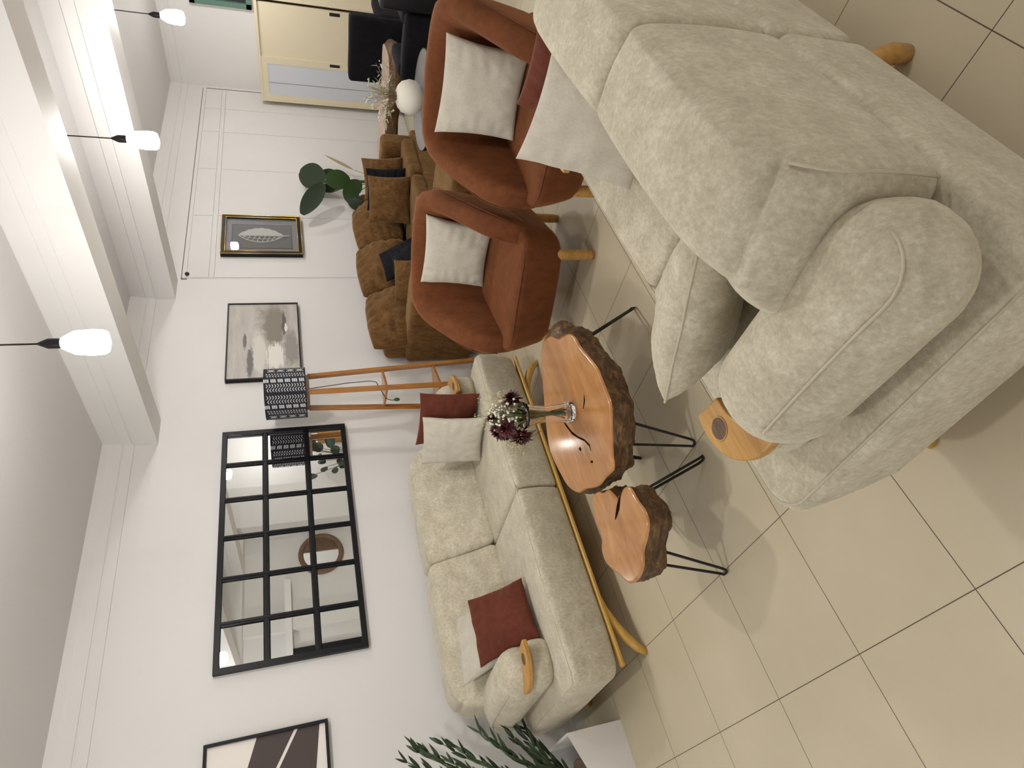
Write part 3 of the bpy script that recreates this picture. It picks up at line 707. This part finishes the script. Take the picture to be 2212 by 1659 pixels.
frame4(G(), .208, .303, .010, .019).build('inner_frame', FRAMEB, t, False)
lf = mat('carved_white', (.70, .70, .67), .6)
g = G(); N_ = 14; pts = []
for k in range(43):
    q = k / 42; z = .20 - .40 * q
    wv = (.085 * sin(pi * min(1, q * 1.05)) ** .75 + .006 * abs(sin(q * pi * 7))) if 0 < q < .97 else .003
    pts.append((wv, z))
pr = pts + [(.0, -.20), (.0, .20)]
V = [(x, -.030, z) for x, z in pr] + [(x, -.018, z) for x, z in pr]; nn_ = len(pr)
g.add(V, [tuple(range(nn_)), tuple(range(nn_, 2 * nn_))[::-1]] + [(i, nn_ + i, nn_ + (i + 1) % nn_, (i + 1) % nn_) for i in range(nn_)])
g.tube([(0, -.028, .21), (0, -.03, 0), (0, -.03, -.20), (0, -.03, -.235)], [.002, .004, .005, .006], 6)
out = [(-.075 * sin(pi * min(1, k / 20 * 1.05)) ** .75, -.028, .20 - .40 * k / 20) for k in range(21)]
g.tube(out, .0045, 6)
for k in range(1, 9):
    q = k / 9.5; z = .20 - .40 * q; wv = .075 * sin(pi * min(1, q * 1.05)) ** .75
    g.tube([(0, -.028, z - .02), (-wv * .5, -.028, z), (-wv, -.028, z + .012)], .0035, 5)
    g.tube([(-wv * .45, -.028, z), (-wv * .55, -.028, z - .03)], .0035, 5)
cl = g.build('carved_leaf', lf, t, False); cl.scale = (1.5, 1, 1.18)
pg = box('glass', -.29, .29, -.042, -.040, -.355, .355, GLASS, t)

# abstract landscape print
t = thing('abstract_picture', 'grey and beige abstract landscape in a thin black frame behind the lampshade', 'picture', (4.375, YW, 1.965))
frame4(G(), .49, .315, .012, .045).build('frame', FRAMEB, t, False)
PA = mat('abstract_paint', (.5, .48, .45), .7)
def paint():
    m = PA; tc = N(m, 'ShaderNodeTexCoord'); sp = N(m, 'ShaderNodeSeparateXYZ'); L(m, tc.outputs['Object'], sp.inputs[0])
    def nz(scale, st, det=5, dist=0):
        return noisetex(m, scale, det, .65, st, dist)
    def blob(x, z, rx, rz, jag, soft=.15):
        mp = N(m, 'ShaderNodeMapping'); mp.vector_type = 'POINT'; mp.inputs['Location'].default_value = (-x / rx, 0, -z / rz); mp.inputs['Scale'].default_value = (1 / rx, 0, 1 / rz)
        L(m, tc.outputs['Object'], mp.inputs[0]); ln = N(m, 'ShaderNodeVectorMath', operation='LENGTH'); L(m, mp.outputs[0], ln.inputs[0])
        a = N(m, 'ShaderNodeMath', operation='MULTIPLY_ADD'); L(m, jag, a.inputs[0]); a.inputs[1].default_value = 1.8; L(m, ln.outputs['Value'], a.inputs[2])
        r = N(m, 'ShaderNodeMapRange'); L(m, a.outputs[0], r.inputs[0]); r.inputs[1].default_value = 1.9 + soft; r.inputs[2].default_value = 1.9 - soft; return r.outputs[0]
    def mixc(a, col, fac):
        x = N(m, 'ShaderNodeMix', data_type='RGBA'); L(m, fac, x.inputs[0]); L(m, a, x.inputs[6]); x.inputs[7].default_value = (*col, 1); return x.outputs[2]
    hz = nz(6, (.5, 1, 4)); jg = nz(11, (1.2, 1, 1.6), 8); jg2 = nz(20, (1, 1, 2.2), 8); st = nz(14, (.5, 1, 7), 8)
    c = ramp(m, hz, [(.3, (.40, .375, .345)), (.55, (.50, .47, .44)), (.75, (.58, .56, .53))])
    c = mixc(c, (.30, .275, .24), blob(.22, -.085, .30, .12, jg, .25))
    c = mixc(c, (.24, .215, .18), blob(.18, -.095, .22, .085, jg, .12))
    c = mixc(c, (.29, .275, .255), blob(-.12, -.235, .20, .065, jg2, .25))
    c = mixc(c, (.62, .60, .55), blob(-.17, .04, .27, .055, jg, .2))
    c = mixc(c, (.74, .72, .68), blob(-.21, -.10, .15, .075, st, .08))
    c = mixc(c, (.16, .155, .15), blob(-.02, .16, .09, .016, jg2, .2))
    c = mixc(c, (.17, .17, .165), blob(-.29, .115, .17, .028, jg2, .25))
    c = mixc(c, (.12, .105, .10), blob(.21, -.18, .14, .020, jg2, .2))
    c = mixc(c, (.76, .74, .70), blob(.15, -.195, .05, .012, jg2, .2))
    L(m, c, B(m).inputs['Base Color'])
paint()
box('canvas', -.478, .478, -.034, -.005, -.303, .303, PA, t)

# bold black and white art at the left edge
t = thing('bold_art_print', 'white print with bold dark brown shapes in a black frame, cut by the photo edge', 'picture', (.72, YW, 1.965))
frame4(G(), .35, .345, .018, .04).build('frame', FRAMEB, t, False)
box('print_paper', -.335, .335, -.025, -.004, -.33, .33, mat('print_white', (.78, .74, .70), .6), t)
BR = mat('dark_brown_ink', (.055, .038, .036), .6)
g = G()
def shp(P): g.prism([(x, z) for x, z in P], 0, .001, lambda x, y, z: (x, -.0255 - z, y))
shp([(.332, .06), (.332, -.15), (.04, .02), (-.1, .14), (-.1, .34 - .02), (.10, .325), (.12, .13)])
shp([(.332, -.17), (.332, -.295), (.10, -.265), (.0, -.14), (-.05, .0), (.02, .01)])
shp([(.10, .33), (-.335, .33), (-.335, -.33), (.06, -.33), (.08, -.285), (-.03, -.17), (-.10, .02), (-.14, .20)])
g.build('ink_shapes', BR, t, False)

# ------------------------------------------------------------------ floor lamp
t = thing('floor_lamp', 'wooden ladder-legged floor lamp with black and white patterned drum shade', 'floor lamp', (3.437, 4.03, 0), radians(0))
va = math.atan2(-4.06, -3.40)          # direction back to the room
LA = [va, va + radians(118), va - radians(118)]
def lp_(a, z): r = .145 + (.24 - .145) * (1 - z / 1.61); return Vector((r * cos(a), r * sin(a), z))
for a in LA:
    p0, p1 = lp_(a, 0), lp_(a, 1.61); rr = Vector((cos(a), sin(a), 0)); sd = Vector((-sin(a), cos(a), 0))
    g = G(); V = [p + rr * dx * .014 + sd * dy * .022 for p in (p0, p1) for dx, dy in ((-1, -1), (1, -1), (1, 1), (-1, 1))]
    g.add(V, [(0, 3, 2, 1), (4, 5, 6, 7), (0, 1, 5, 4), (1, 2, 6, 5), (2, 3, 7, 6), (3, 0, 4, 7)]); g.build('leg', PINE, t, False)
for z in (.56, 1.0):
    P = [lp_(a, z) * 1.06 for a in (LA[0], LA[1], LA[2])]
    G().prism([(p.x, p.y) for p in P], z - .009, z + .009).build('shelf', PINE, t, False)
G().prism([(lp_(a, 1.61).x * 1.12, lp_(a, 1.61).y * 1.12) for a in LA], 1.60, 1.625).build('top_plate', PINE, t, False)
SH = mat('indigo_shade', (.012, .014, .026), .85)
g = G().lathe([(.203, 1.625), (.203, 1.935), (.199, 1.935), (.199, 1.625)], 64, capb=False, capt=False)
n = 64; g.F += [(k, (k + 1) % n, 3 * n + (k + 1) % n, 3 * n + k) for k in range(n)]
sh = g.build('lamp_shade', SH, t)
g = G()
def onc(a, z, e=.0008): r = .203 + e; return (r * cos(a), r * sin(a), z)
def quad(a0, z0, a1, z1, a2, z2, a3, z3, k=4):
    for q in range(k):
        t0, t1 = q / k, (q + 1) / k
        g.add([onc(a0 + (a1 - a0) * t0, z0 + (z1 - z0) * t0), onc(a0 + (a1 - a0) * t1, z0 + (z1 - z0) * t1), onc(a3 + (a2 - a3) * t1, z3 + (z2 - z3) * t1), onc(a3 + (a2 - a3) * t0, z3 + (z2 - z3) * t0)], [(0, 1, 2, 3)])
bands = []
for sg in (-1, 1):
    bands += [(sg * a_, k_) for a_, k_ in ((.225, 'C'), (.52, 'D'), (.79, 'c'), (1.10, 'X'), (1.41, 'c'), (1.68, 'D'), (1.98, 'C'), (2.42, 'C'), (2.70, 'D'), (2.95, 'c'))]
for a_, kd in bands:
    c = va + a_; z = 1.636
    if kd in 'Cc':
        off = .085 if kd == 'C' else .055; hwid = .072 if kd == 'C' else .045; st = .0205
        while z < 1.915:
            for row, dr in ((-1, 1), (1, -1)):
                cc = c + row * off; zz_ = z + (0 if dr > 0 else .006); t_ = .0062
                tip = .010 * dr
                quad(cc - hwid, zz_ - tip * .5, cc, zz_ + tip * .5, cc, zz_ + tip * .5 + t_, cc - hwid, zz_ - tip * .5 + t_, 2)
                quad(cc, zz_ + tip * .5, cc + hwid, zz_ - tip * .5, cc + hwid, zz_ - tip * .5 + t_, cc, zz_ + tip * .5 + t_, 2)
            z += st
    elif kd == 'D':
        while z < 1.90:
            for q in range(3): quad(c - .075, z + q * .0135, c + .075, z + .003 + q * .0135, c + .075, z + .013 + q * .0135, c - .075, z + .0105 + q * .0135)
            z += .052
    else:
        while z < 1.88:
            for d_ in (-1, 1):
                for q in (0, .016): quad(c - .11, z + (0 if d_ > 0 else .040) + q, c + .11, z + (.040 if d_ > 0 else 0) + q, c + .11, z + (.040 if d_ > 0 else 0) + q + .008, c - .11, z + (0 if d_ > 0 else .040) + q + .008)
            z += .070
me = sh.data; nf = len(me.polygons); bm = bmesh.new(); bm.from_mesh(me); vs = [bm.verts.new(v) for v in g.V]
for f_ in g.F: bm.faces.new([vs[i] for i in f_]).material_index = 1
bm.to_mesh(me); bm.free(); me.materials.append(mat('shade_print', (.55, .55, .54), .85))
G().tube([(.02, -.02, 1.60), (.05, -.03, 1.3), (.055, -.035, 1.12), (.02, -.06, 1.07), (-.05, -.04, 1.04), (-.10, .02, 1.0), (-.115, .03, .95), (-.11, .03, .925)], .0035, 6).build('flex', BLACKM, t)
G().lathe([(.006, 0), (.014, .01), (.016, .03), (.006, .05)], 10, (-.11, .03, .885)).build('plug', mat('green_plug', (.04, .12, .05), .5), t)

# ------------------------------------------------------------------ caramel sofa along the wall
t = thing('caramel_sofa', 'caramel brown velvet corner sofa against the far half of the wall', 'sofa', (0, 0, 0))
rbox('base', 5.30, 3.83, .24, 2.56, .98, .28, .04, BROWN, t, None, .003, 1)
rbox('back_frame', 5.30, 4.25, .55, 2.52, .20, .72, .06, BROWN, t, None, .004, 2)
rbox('armrest', 4.13, 3.87, .40, .27, .98, .64, .06, BROWN, t, None, .005, 3, label='broad square arm nearest the lamp')
for k in range(3): rbox('seat_cushion', 4.62 + k * .70, 3.72, .43, .68, .78, .14, .05, BROWN, t, None, .006, 10 + k)
rbox('armrest', 6.45, 3.87, .39, .26, .94, .62, .06, BROWN, t, None, .004, 5, label='square arm farthest from the lamp')
G().box(4.1, 6.4, 3.45, 4.2, 0, .11).build('plinth', BLACKM, t, False)
for i, (x0, x1, dz) in enumerate(((4.02, 4.78, 0), (4.74, 5.52, .02), (5.47, 6.28, -.01))):
    pillow('back_cushion', (x0, 4.02, .52), (x1, 4.02, .52), (x1 - .02, 4.22, 1.03 + dz), (x0 + .02, 4.22, 1.03 + dz), .34, BROWN, parent=t, seed=20 + i, pinch=.0, wr=.03, rc=.10)
t2 = thing('ottoman', 'caramel velvet ottoman between the rust chairs and the brown sofa', 'ottoman', (4.60, 2.84, 0))
rbox('cushion', 0, 0, .375, .68, .66, .15, .05, BROWN, t2, None, .005, 6); rbox('base', 0, 0, .21, .66, .64, .20, .04, BROWN, t2, None, .003, 7)
for sx in (-1, 1):
    for sy in (-1, 1): G().lathe([(.02, 0), (.024, .12)], 10, (sx * .28, sy * .26, 0)).build('leg', BLACKM, t2)
pillow('throw_pillow', (5.90, 3.83, .50), (6.18, 3.46, .50), (6.22, 3.52, .93), (5.98, 3.88, .90), .17, BROWN, 'brown cushion at the back of the row by the big-leafed plant', group=PG, seed=31)
pillow('throw_pillow', (5.68, 3.82, .50), (5.96, 3.46, .50), (6.04, 3.53, .90), (5.78, 3.87, .90), .11, BLACKF, 'black cushion sandwiched between two brown ones by the big-leafed plant', group=PG, seed=32)
pillow('throw_pillow', (5.42, 3.78, .50), (5.70, 3.40, .50), (5.80, 3.47, .91), (5.54, 3.86, .91), .18, BROWN, 'brown cushion at the front of the row by the big-leafed plant', group=PG, seed=33)
pillow('throw_pillow', (4.72, 3.72, .50), (5.08, 3.66, .50), (5.10, 3.92, .86), (4.74, 3.98, .82), .12, BLACKF, 'black cushion upright on the brown sofa above the rust chair', group=PG, seed=34)
pillow('throw_pillow', (4.50, 3.62, .50), (4.86, 3.56, .50), (4.86, 3.74, .78), (4.52, 3.80, .78), .14, BLACKF, 'black cushion in front of the other on the brown sofa', group=PG, seed=35)
pillow('throw_pillow', (4.26, 3.78, .52), (4.50, 3.50, .52), (4.58, 3.58, .80), (4.34, 3.88, .80), .15, BROWN, 'small brown cushion beside the broad arm of the brown sofa', group=PG, seed=36)

# ------------------------------------------------------------------ big leafed plant
t = thing('potted_palm', 'traveller palm with broad dark leaves behind the brown corner sofa', 'plant', (6.82, 4.15, 0))
G().lathe([(.10, 0), (.14, .02), (.16, .30), (.145, .30), (.13, .26), (.01, .26)], 24, capt=False).build('pot', DARKW, t)
def wl(x, y, z): return Vector((x - 6.82, y - 4.15, z))
LV = [((6.72, 4.12, 1.26), (7.05, 4.22, 1.54), .30, LEAFD), ((6.55, 4.05, 1.30), (6.18, 4.22, 1.55), .20, LEAFD), ((6.75, 4.18, 1.06), (6.98, 4.24, 1.36), .28, LEAF),
      ((6.55, 4.0, 1.28), (6.60, 4.02, 1.00), .22, LEAFY), ((6.45, 4.05, 1.08), (6.35, 4.16, .92), .17, LEAFD), ((6.52, 3.98, .90), (6.32, 4.06, 1.08), .19, LEAF), ((6.35, 4.1, 1.05), (6.28, 4.2, .86), .14, LEAFD)]
for a, b, w_, m_ in LV:
    g = G(); leafmesh(g, wl(*a), wl(*b), w_, Vector((-.75, -.62, .2)), .04, 12, .10, lambda t: sin(pi * min(1, t * .93 + .04)) ** .62); g.build('leaf', m_, t)
    G().tube([(0, 0, .25), wl(*a) * .4 + Vector((0, 0, .40)), wl(*a)], .006, 6).build('stalk', STEM, t)
g = G(); leafmesh(g, wl(6.95, 4.1, .92), wl(7.35, 4.15, 1.24), .035, Vector((-.75, -.62, .2)), .03); g.build('leaf', DRY, t)
G().tube([(0, 0, .25), (.05, 0, .6), wl(6.95, 4.1, .92)], .004, 5).build('stalk', DRY, t)

# ------------------------------------------------------------------ far corner: cabinet, log console, black seating, round table
t = thing('metal_cabinet', 'cream metal cabinet with two sliding doors against the far wall', 'cabinet', (9.17, 3.66, 0), 0)
g = G(); hw_ = .65
g.box(-.21, .22, -hw_, -hw_ + .03, 0, 1.96); g.box(-.21, .22, hw_ - .03, hw_, 0, 1.96); g.box(-.21, .22, -hw_ + .03, hw_ - .03, 1.925, 1.96); g.box(-.21, .22, -hw_ + .03, hw_ - .03, 0, .06); g.box(.19, .22, -hw_ + .03, hw_ - .03, .06, 1.925)
g.build('carcass', CREAMM, t, False)
d = box('door', -.185, -.165, -.58, .06, .06, 1.925, CREAMM, t); box('handle', -.188, -.183, -.555, -.515, .93, 1.06, BLACKM, d)
gd = G(); y0, y1 = .06, hw_ - .03
for q in ((y0, y0 + .09, .06, 1.925), (y1 - .06, y1, .06, 1.925), (y0 + .09, y1 - .06, 1.85, 1.925), (y0 + .09, y1 - .06, .06, .14)): gd.box(-.205, -.185, *q)
d = gd.build('door', CREAMM, t, False); box('glass_panel', -.200, -.190, y0 + .09, y1 - .06, .14, 1.85, FROST, d); box('handle', -.208, -.204, y0 + .02, y0 + .055, .93, 1.06, BLACKM, d)
d = d; box('panel_divider', -.203, -.199, .39, .398, .14, 1.85, mat('grey_line', (.3, .3, .32), .5), d)

t = thing('log_console', 'rustic split-log bench on black hairpin legs below the cabinet', 'bench', (7.12, 3.45, 0))
cp = [(-.25, .62), (.05, .66), (.22, .55), (.20, .25), (.26, .0), (.18, -.3), (.22, -.65), (-.05, -.72), (-.30, -.66), (-.36, -.3), (-.28, -.05), (-.34, .25)]
Q = dens(cp, 3); n = len(Q); V = []; F = []
for r_ in range(7):
    for i, q in enumerate(Q):
        z = .60 - .14 * r_ / 6; s_ = 1 + .10 * noise.noise(Vector((q.x * 6, q.y * 6, z * 14))) * (r_ > 0) + .05 * sin(r_ / 6 * pi); V.append((q.x * s_, q.y * s_, z))
for r_ in range(6):
    for i in range(n): F.append((r_ * n + i, (r_ + 1) * n + i, (r_ + 1) * n + (i + 1) % n, r_ * n + (i + 1) % n))
F.append(tuple(6 * n + i for i in range(n)))
o = mk('bark_edge', V, F, BARK, t); bm = bmesh.new(); bm.from_mesh(o.data); bmesh.ops.recalc_face_normals(bm, faces=bm.faces); bm.to_mesh(o.data); bm.free()
o = G().prism([(q.x, q.y) for q in Q][::1], .597, .606).build('slab_top', PINKW, t, False); bm = bmesh.new(); bm.from_mesh(o.data); bmesh.ops.recalc_face_normals(bm, faces=bm.faces); bm.to_mesh(o.data); bm.free()
for x, y in ((-.15, .45), (.1, .5), (-.2, -.5), (.1, -.5)):
    G().tube([(x - .04, y, .48), (x - .015 - .06, y, .02), (x - .06, y, .006), (x + .015 - .06, y, .02), (x + .04, y, .48)], .006, 6).build('hairpin_leg', BLACKM, t)

def armchair(label, loc, rz, m, w_=.8, d_=.8, h_=.98, seedn=0, piping=None, nm='black_armchair'):
    t = thing(nm, label, 'armchair', loc, rz)
    rbox('seat', 0, -.02, .34, w_ - .24, d_ - .1, .20, .05, m, t, None, .003, seedn)
    rbox('backrest', 0, d_ / 2 - .09, (h_ + .12) / 2, w_ - .02, .18, h_ - .12, .045, m, t, None, .003, seedn + 1)
    for s in (-1, 1):
        a = rbox('armrest', s * (w_ / 2 - .07), -.04, .37, .14, d_ - .08, .50, .05, m, t, None, .003, seedn + 2)
        if piping: G().tube([(s * (w_ / 2), -d_ / 2 + .02, .16), (s * (w_ / 2), -d_ / 2 + .0, .5), (s * (w_ / 2), -d_ / 2 + .08, .62), (s * (w_ / 2), d_ / 2 - .1, .63)], .008, 8).build('piping', piping, a)
        for y in (-1, 1): G().lathe([(.018, 0), (.022, .14)], 10, (s * (w_ / 2 - .08), y * (d_ / 2 - .08), 0)).build('leg', BLACKM, t)
    return t
armchair('tall backed black velvet armchair in front of the cabinet', (8.05, 3.02, 0), radians(90), BLACKF, .74, .74, .93, 60)
armchair('black leather armchair with shiny piping at the right edge', (6.35, 1.62, 0), radians(80), LEATHER, .70, .74, .84, 70, CHROME)
armchair('low black velvet armchair behind the round table', (6.35, 2.32, 0), radians(90), BLACKF, .60, .60, .60, 80)

t = thing('round_table', 'round grey topped table with black edge behind the rust chair', 'table', (5.42, 2.49, 0))
G().lathe([(.001, .48), (.41, .48), (.415, .49), (.415, .515), (.001, .515)], 64, capb=False, capt=False).build('table_edge', FRAMEB, t, False)
G().lathe([(.001, .5152), (.408, .5152)], 64, capb=False, capt=False).build('tabletop', BLACKT, t, False)
G().lathe([(.20, 0), (.20, .015), (.035, .03), (.03, .48)], 24).build('pedestal', BLACKM, t)
t = thing('round_vase', 'round matt white vase of dried flowers on the round table', 'vase', (5.40, 2.46, .516))
G().lathe([(.06, 0), (.10, .018), (.136, .065), (.144, .12), (.125, .18), (.09, .215), (.052, .232), (.04, .228), (.03, .19), (.02, .15), (.001, .15)], 36, capt=False).build('vase_body', CERAM, t)
t = thing('dried_flowers', 'loose dried white flowers and grasses in the round white vase', 'flowers', (5.40, 2.46, .74))
g = G(); g2 = G(); g3 = G(); rnd = random.Random(11)
A = Vector((.766, -.642, 0)); Bk = Vector((-.64, -.76, 0))
for k in range(46):
    an = rnd.uniform(-1.25, 1.25); el = rnd.uniform(.12, .34); dd = A * (sin(an)) * el + Bk * rnd.uniform(-.05, .08) + Vector((0, 0, .02 + cos(an) * el * .8))
    g.tube([(0, 0, -.02), dd * .5 + Vector((0, 0, .02)), dd], .0016, 4)
    if k % 2:
        for q in range(3): g2.sphere(dd + Vector((rnd.gauss(0, .014), rnd.gauss(0, .014), rnd.gauss(0, .014))), rnd.uniform(.004, .010), 6, 4)
    else:
        for q in range(5): leafmesh(g3, dd * (.6 + .08 * q), dd * (.65 + .08 * q) + Vector((rnd.gauss(0, .03), rnd.gauss(0, .03), rnd.gauss(0, .03))), .012, (0, -1, .3))
g.build('stems', DRY, t); g2.build('blossoms', DRYW, t); g3.build('grasses', mat('dry_grass', (.42, .42, .28), .8), t)

# ------------------------------------------------------------------ left edge: plant, white crate
t = thing('leafy_plant', 'narrow-leaved green plant at the left end of the wall sofa', 'plant', (.33, 4.01, .014))
G().lathe([(.11, 0), (.13, .01), (.15, .24), (.135, .24), (.12, .20), (.01, .20)], 24, capt=False).build('pot', WALNUT, t)
rnd = random.Random(21); gl = G(); gs = G()
for s_ in range(17):
    zz = .45 + .058 * s_ ; dx = rnd.uniform(.16, .42); dy = rnd.uniform(-.14, .14)
    p0 = Vector((0, 0, .2)); p1 = Vector((dx * .35, dy * .4, zz * .7)); p2 = Vector((dx, dy, zz - .05 + rnd.uniform(-.03, .05)))
    pts = [((1 - q) ** 2) * p0 + 2 * q * (1 - q) * p1 + q * q * p2 for q in [i / 10 for i in range(11)]]
    gs.tube(pts, .0035, 5)
    for i in range(3, 11):
        for sd in (-1, 1):
            d = (pts[i] - pts[i - 1]).normalized(); o_ = Vector((rnd.uniform(.2, 1), sd * rnd.uniform(.2, 1), rnd.uniform(-.1, .9))).normalized()
            leafmesh(gl, pts[i], pts[i] + (d * .6 + o_ * .7).normalized() * rnd.uniform(.08, .13), rnd.uniform(.013, .021), (rnd.uniform(-.6, .2), -1, .3), .12, 6)
gl.build('foliage', LEAF, t); gs.build('stems', STEM, t)
t = thing('white_crate', 'open white box with sloping sides on the floor beside the wall sofa', 'box', (0, 0, 0))
g = G()
def slopez(x): return .341 - (.588 - x) * .34
xa, xb, ya, yb, th = .05, .588, 3.80, 4.22, .014
def panel(x0, x1, y0, y1): g.add([(x0, y0, 0.0), (x1, y0, 0.0), (x1, y1, 0.0), (x0, y1, 0.0), (x0, y0, slopez(x0)), (x1, y0, slopez(x1)), (x1, y1, slopez(x1)), (x0, y1, slopez(x0))],
                     [(0, 3, 2, 1), (4, 5, 6, 7), (0, 1, 5, 4), (1, 2, 6, 5), (2, 3, 7, 6), (3, 0, 4, 7)])
panel(xa, xb, ya, ya + th); panel(xa, xb, yb - th, yb); panel(xb - th, xb, ya + th, yb - th); panel(xa, xa + th, ya + th, yb - th); g.box(xa + th, xb - th, ya + th, yb - th, .001, .012)
g.build('side_panels', WHITEG, t, False)
box('tray_liner', xa + .03, xb - .03, ya + .03, yb - .03, .012, .12, mat('grey_liner', (.20, .20, .20), .5), t)

# ------------------------------------------------------------------ the opposite side of the room (seen in the mirror)
struct(box('wall_pier', 5.75, 6.55, YR, YR + .45, 0, ZC, WHITEP)).name = 'trim_40'
struct(box('trim_41', 2.3, 4.85, YR, YR + .16, 2.02, 2.12, WHITEG)); struct(box('trim_42', XL, 5.75, YR, YR + .3, 2.75, ZC, WHITEP))
t = thing('round_mirror', 'round mirror in a slatted walnut frame on the opposite wall, seen reflected', 'mirror', (5.30, YR + .02, 1.50))
V = []; F = []; n = 48
g = G(); pts = [(.34 * cos(2 * pi * k / n), 0, .34 * sin(2 * pi * k / n)) for k in range(n)]
g.tube(pts, .045, 10, closed=True); g.build('rim', WALNUT, t)
g = G().add([(.33 * cos(2 * pi * k / n), .0, .33 * sin(2 * pi * k / n)) for k in range(n)], [tuple(range(n))]); g.build('mirror_glass', MIRROR, t, False)
g = G()
for k in range(11):
    z = .05 + k * .026; hw_ = sqrt(max(.0, .33 ** 2 - z * z)); g.box(z, z + .018, .0, .015, -hw_, hw_)
g.build('slats', WALNUT, t, False)
t = thing('reflected_palm', 'round-leafed plant on the opposite side, seen in the grid mirror', 'plant', (6.95, YR + .5, 0))
G().lathe([(.12, 0), (.17, .3), (.15, .3), (.12, .25), (.01, .25)], 20, capt=False).build('pot', DARKW, t)
rnd = random.Random(5)
for k in range(16):
    an = rnd.uniform(0, 2 * pi); rr = rnd.uniform(.12, .42); z = rnd.uniform(.95, 1.65); b_ = Vector((rr * cos(an) * .9, rr * sin(an) * .5, z)); d_ = Vector((cos(an) * .8, .3, rnd.uniform(-.3, .6))).normalized() * rnd.uniform(.16, .24)
    g = G(); leafmesh(g, b_, b_ + d_, rnd.uniform(.12, .2), (0, 1, .3), .05, 8, .1, lambda t: sin(pi * min(1, t * .93 + .04)) ** .5); g.build('leaf', LEAFD, t)
    G().tube([(0, 0, .25), b_ * .5 + Vector((0, 0, .3)), b_], .005, 5).build('stalk', LEAFD, t)
t = box('black_panel', 3.35, 3.72, YR + .02, YR + .06, 0, 2.05, FRAMEB); tag(t, 'tall narrow black panel for the dark door frame on the opposite wall, seen in the grid mirror', 'screen')  # plain black panel put in for the reflected dark door frame
struct(box('trim_43', 4.0, 4.22, YR, YR + .12, 0, 2.75, WHITEP))
t = box('wooden_display', 7.7, 8.5, YR + .02, YR + .35, 0, 1.42, OAK); tag(t, 'plain wooden display cabinet on the opposite side, seen in the grid mirror', 'cabinet')
t = box('wooden_shelf_post', 6.62, 6.70, YR + .02, YR + .12, 1.2, 2.05, OAK); tag(t, 'upright wooden post on the opposite wall, seen in the grid mirror', 'post')
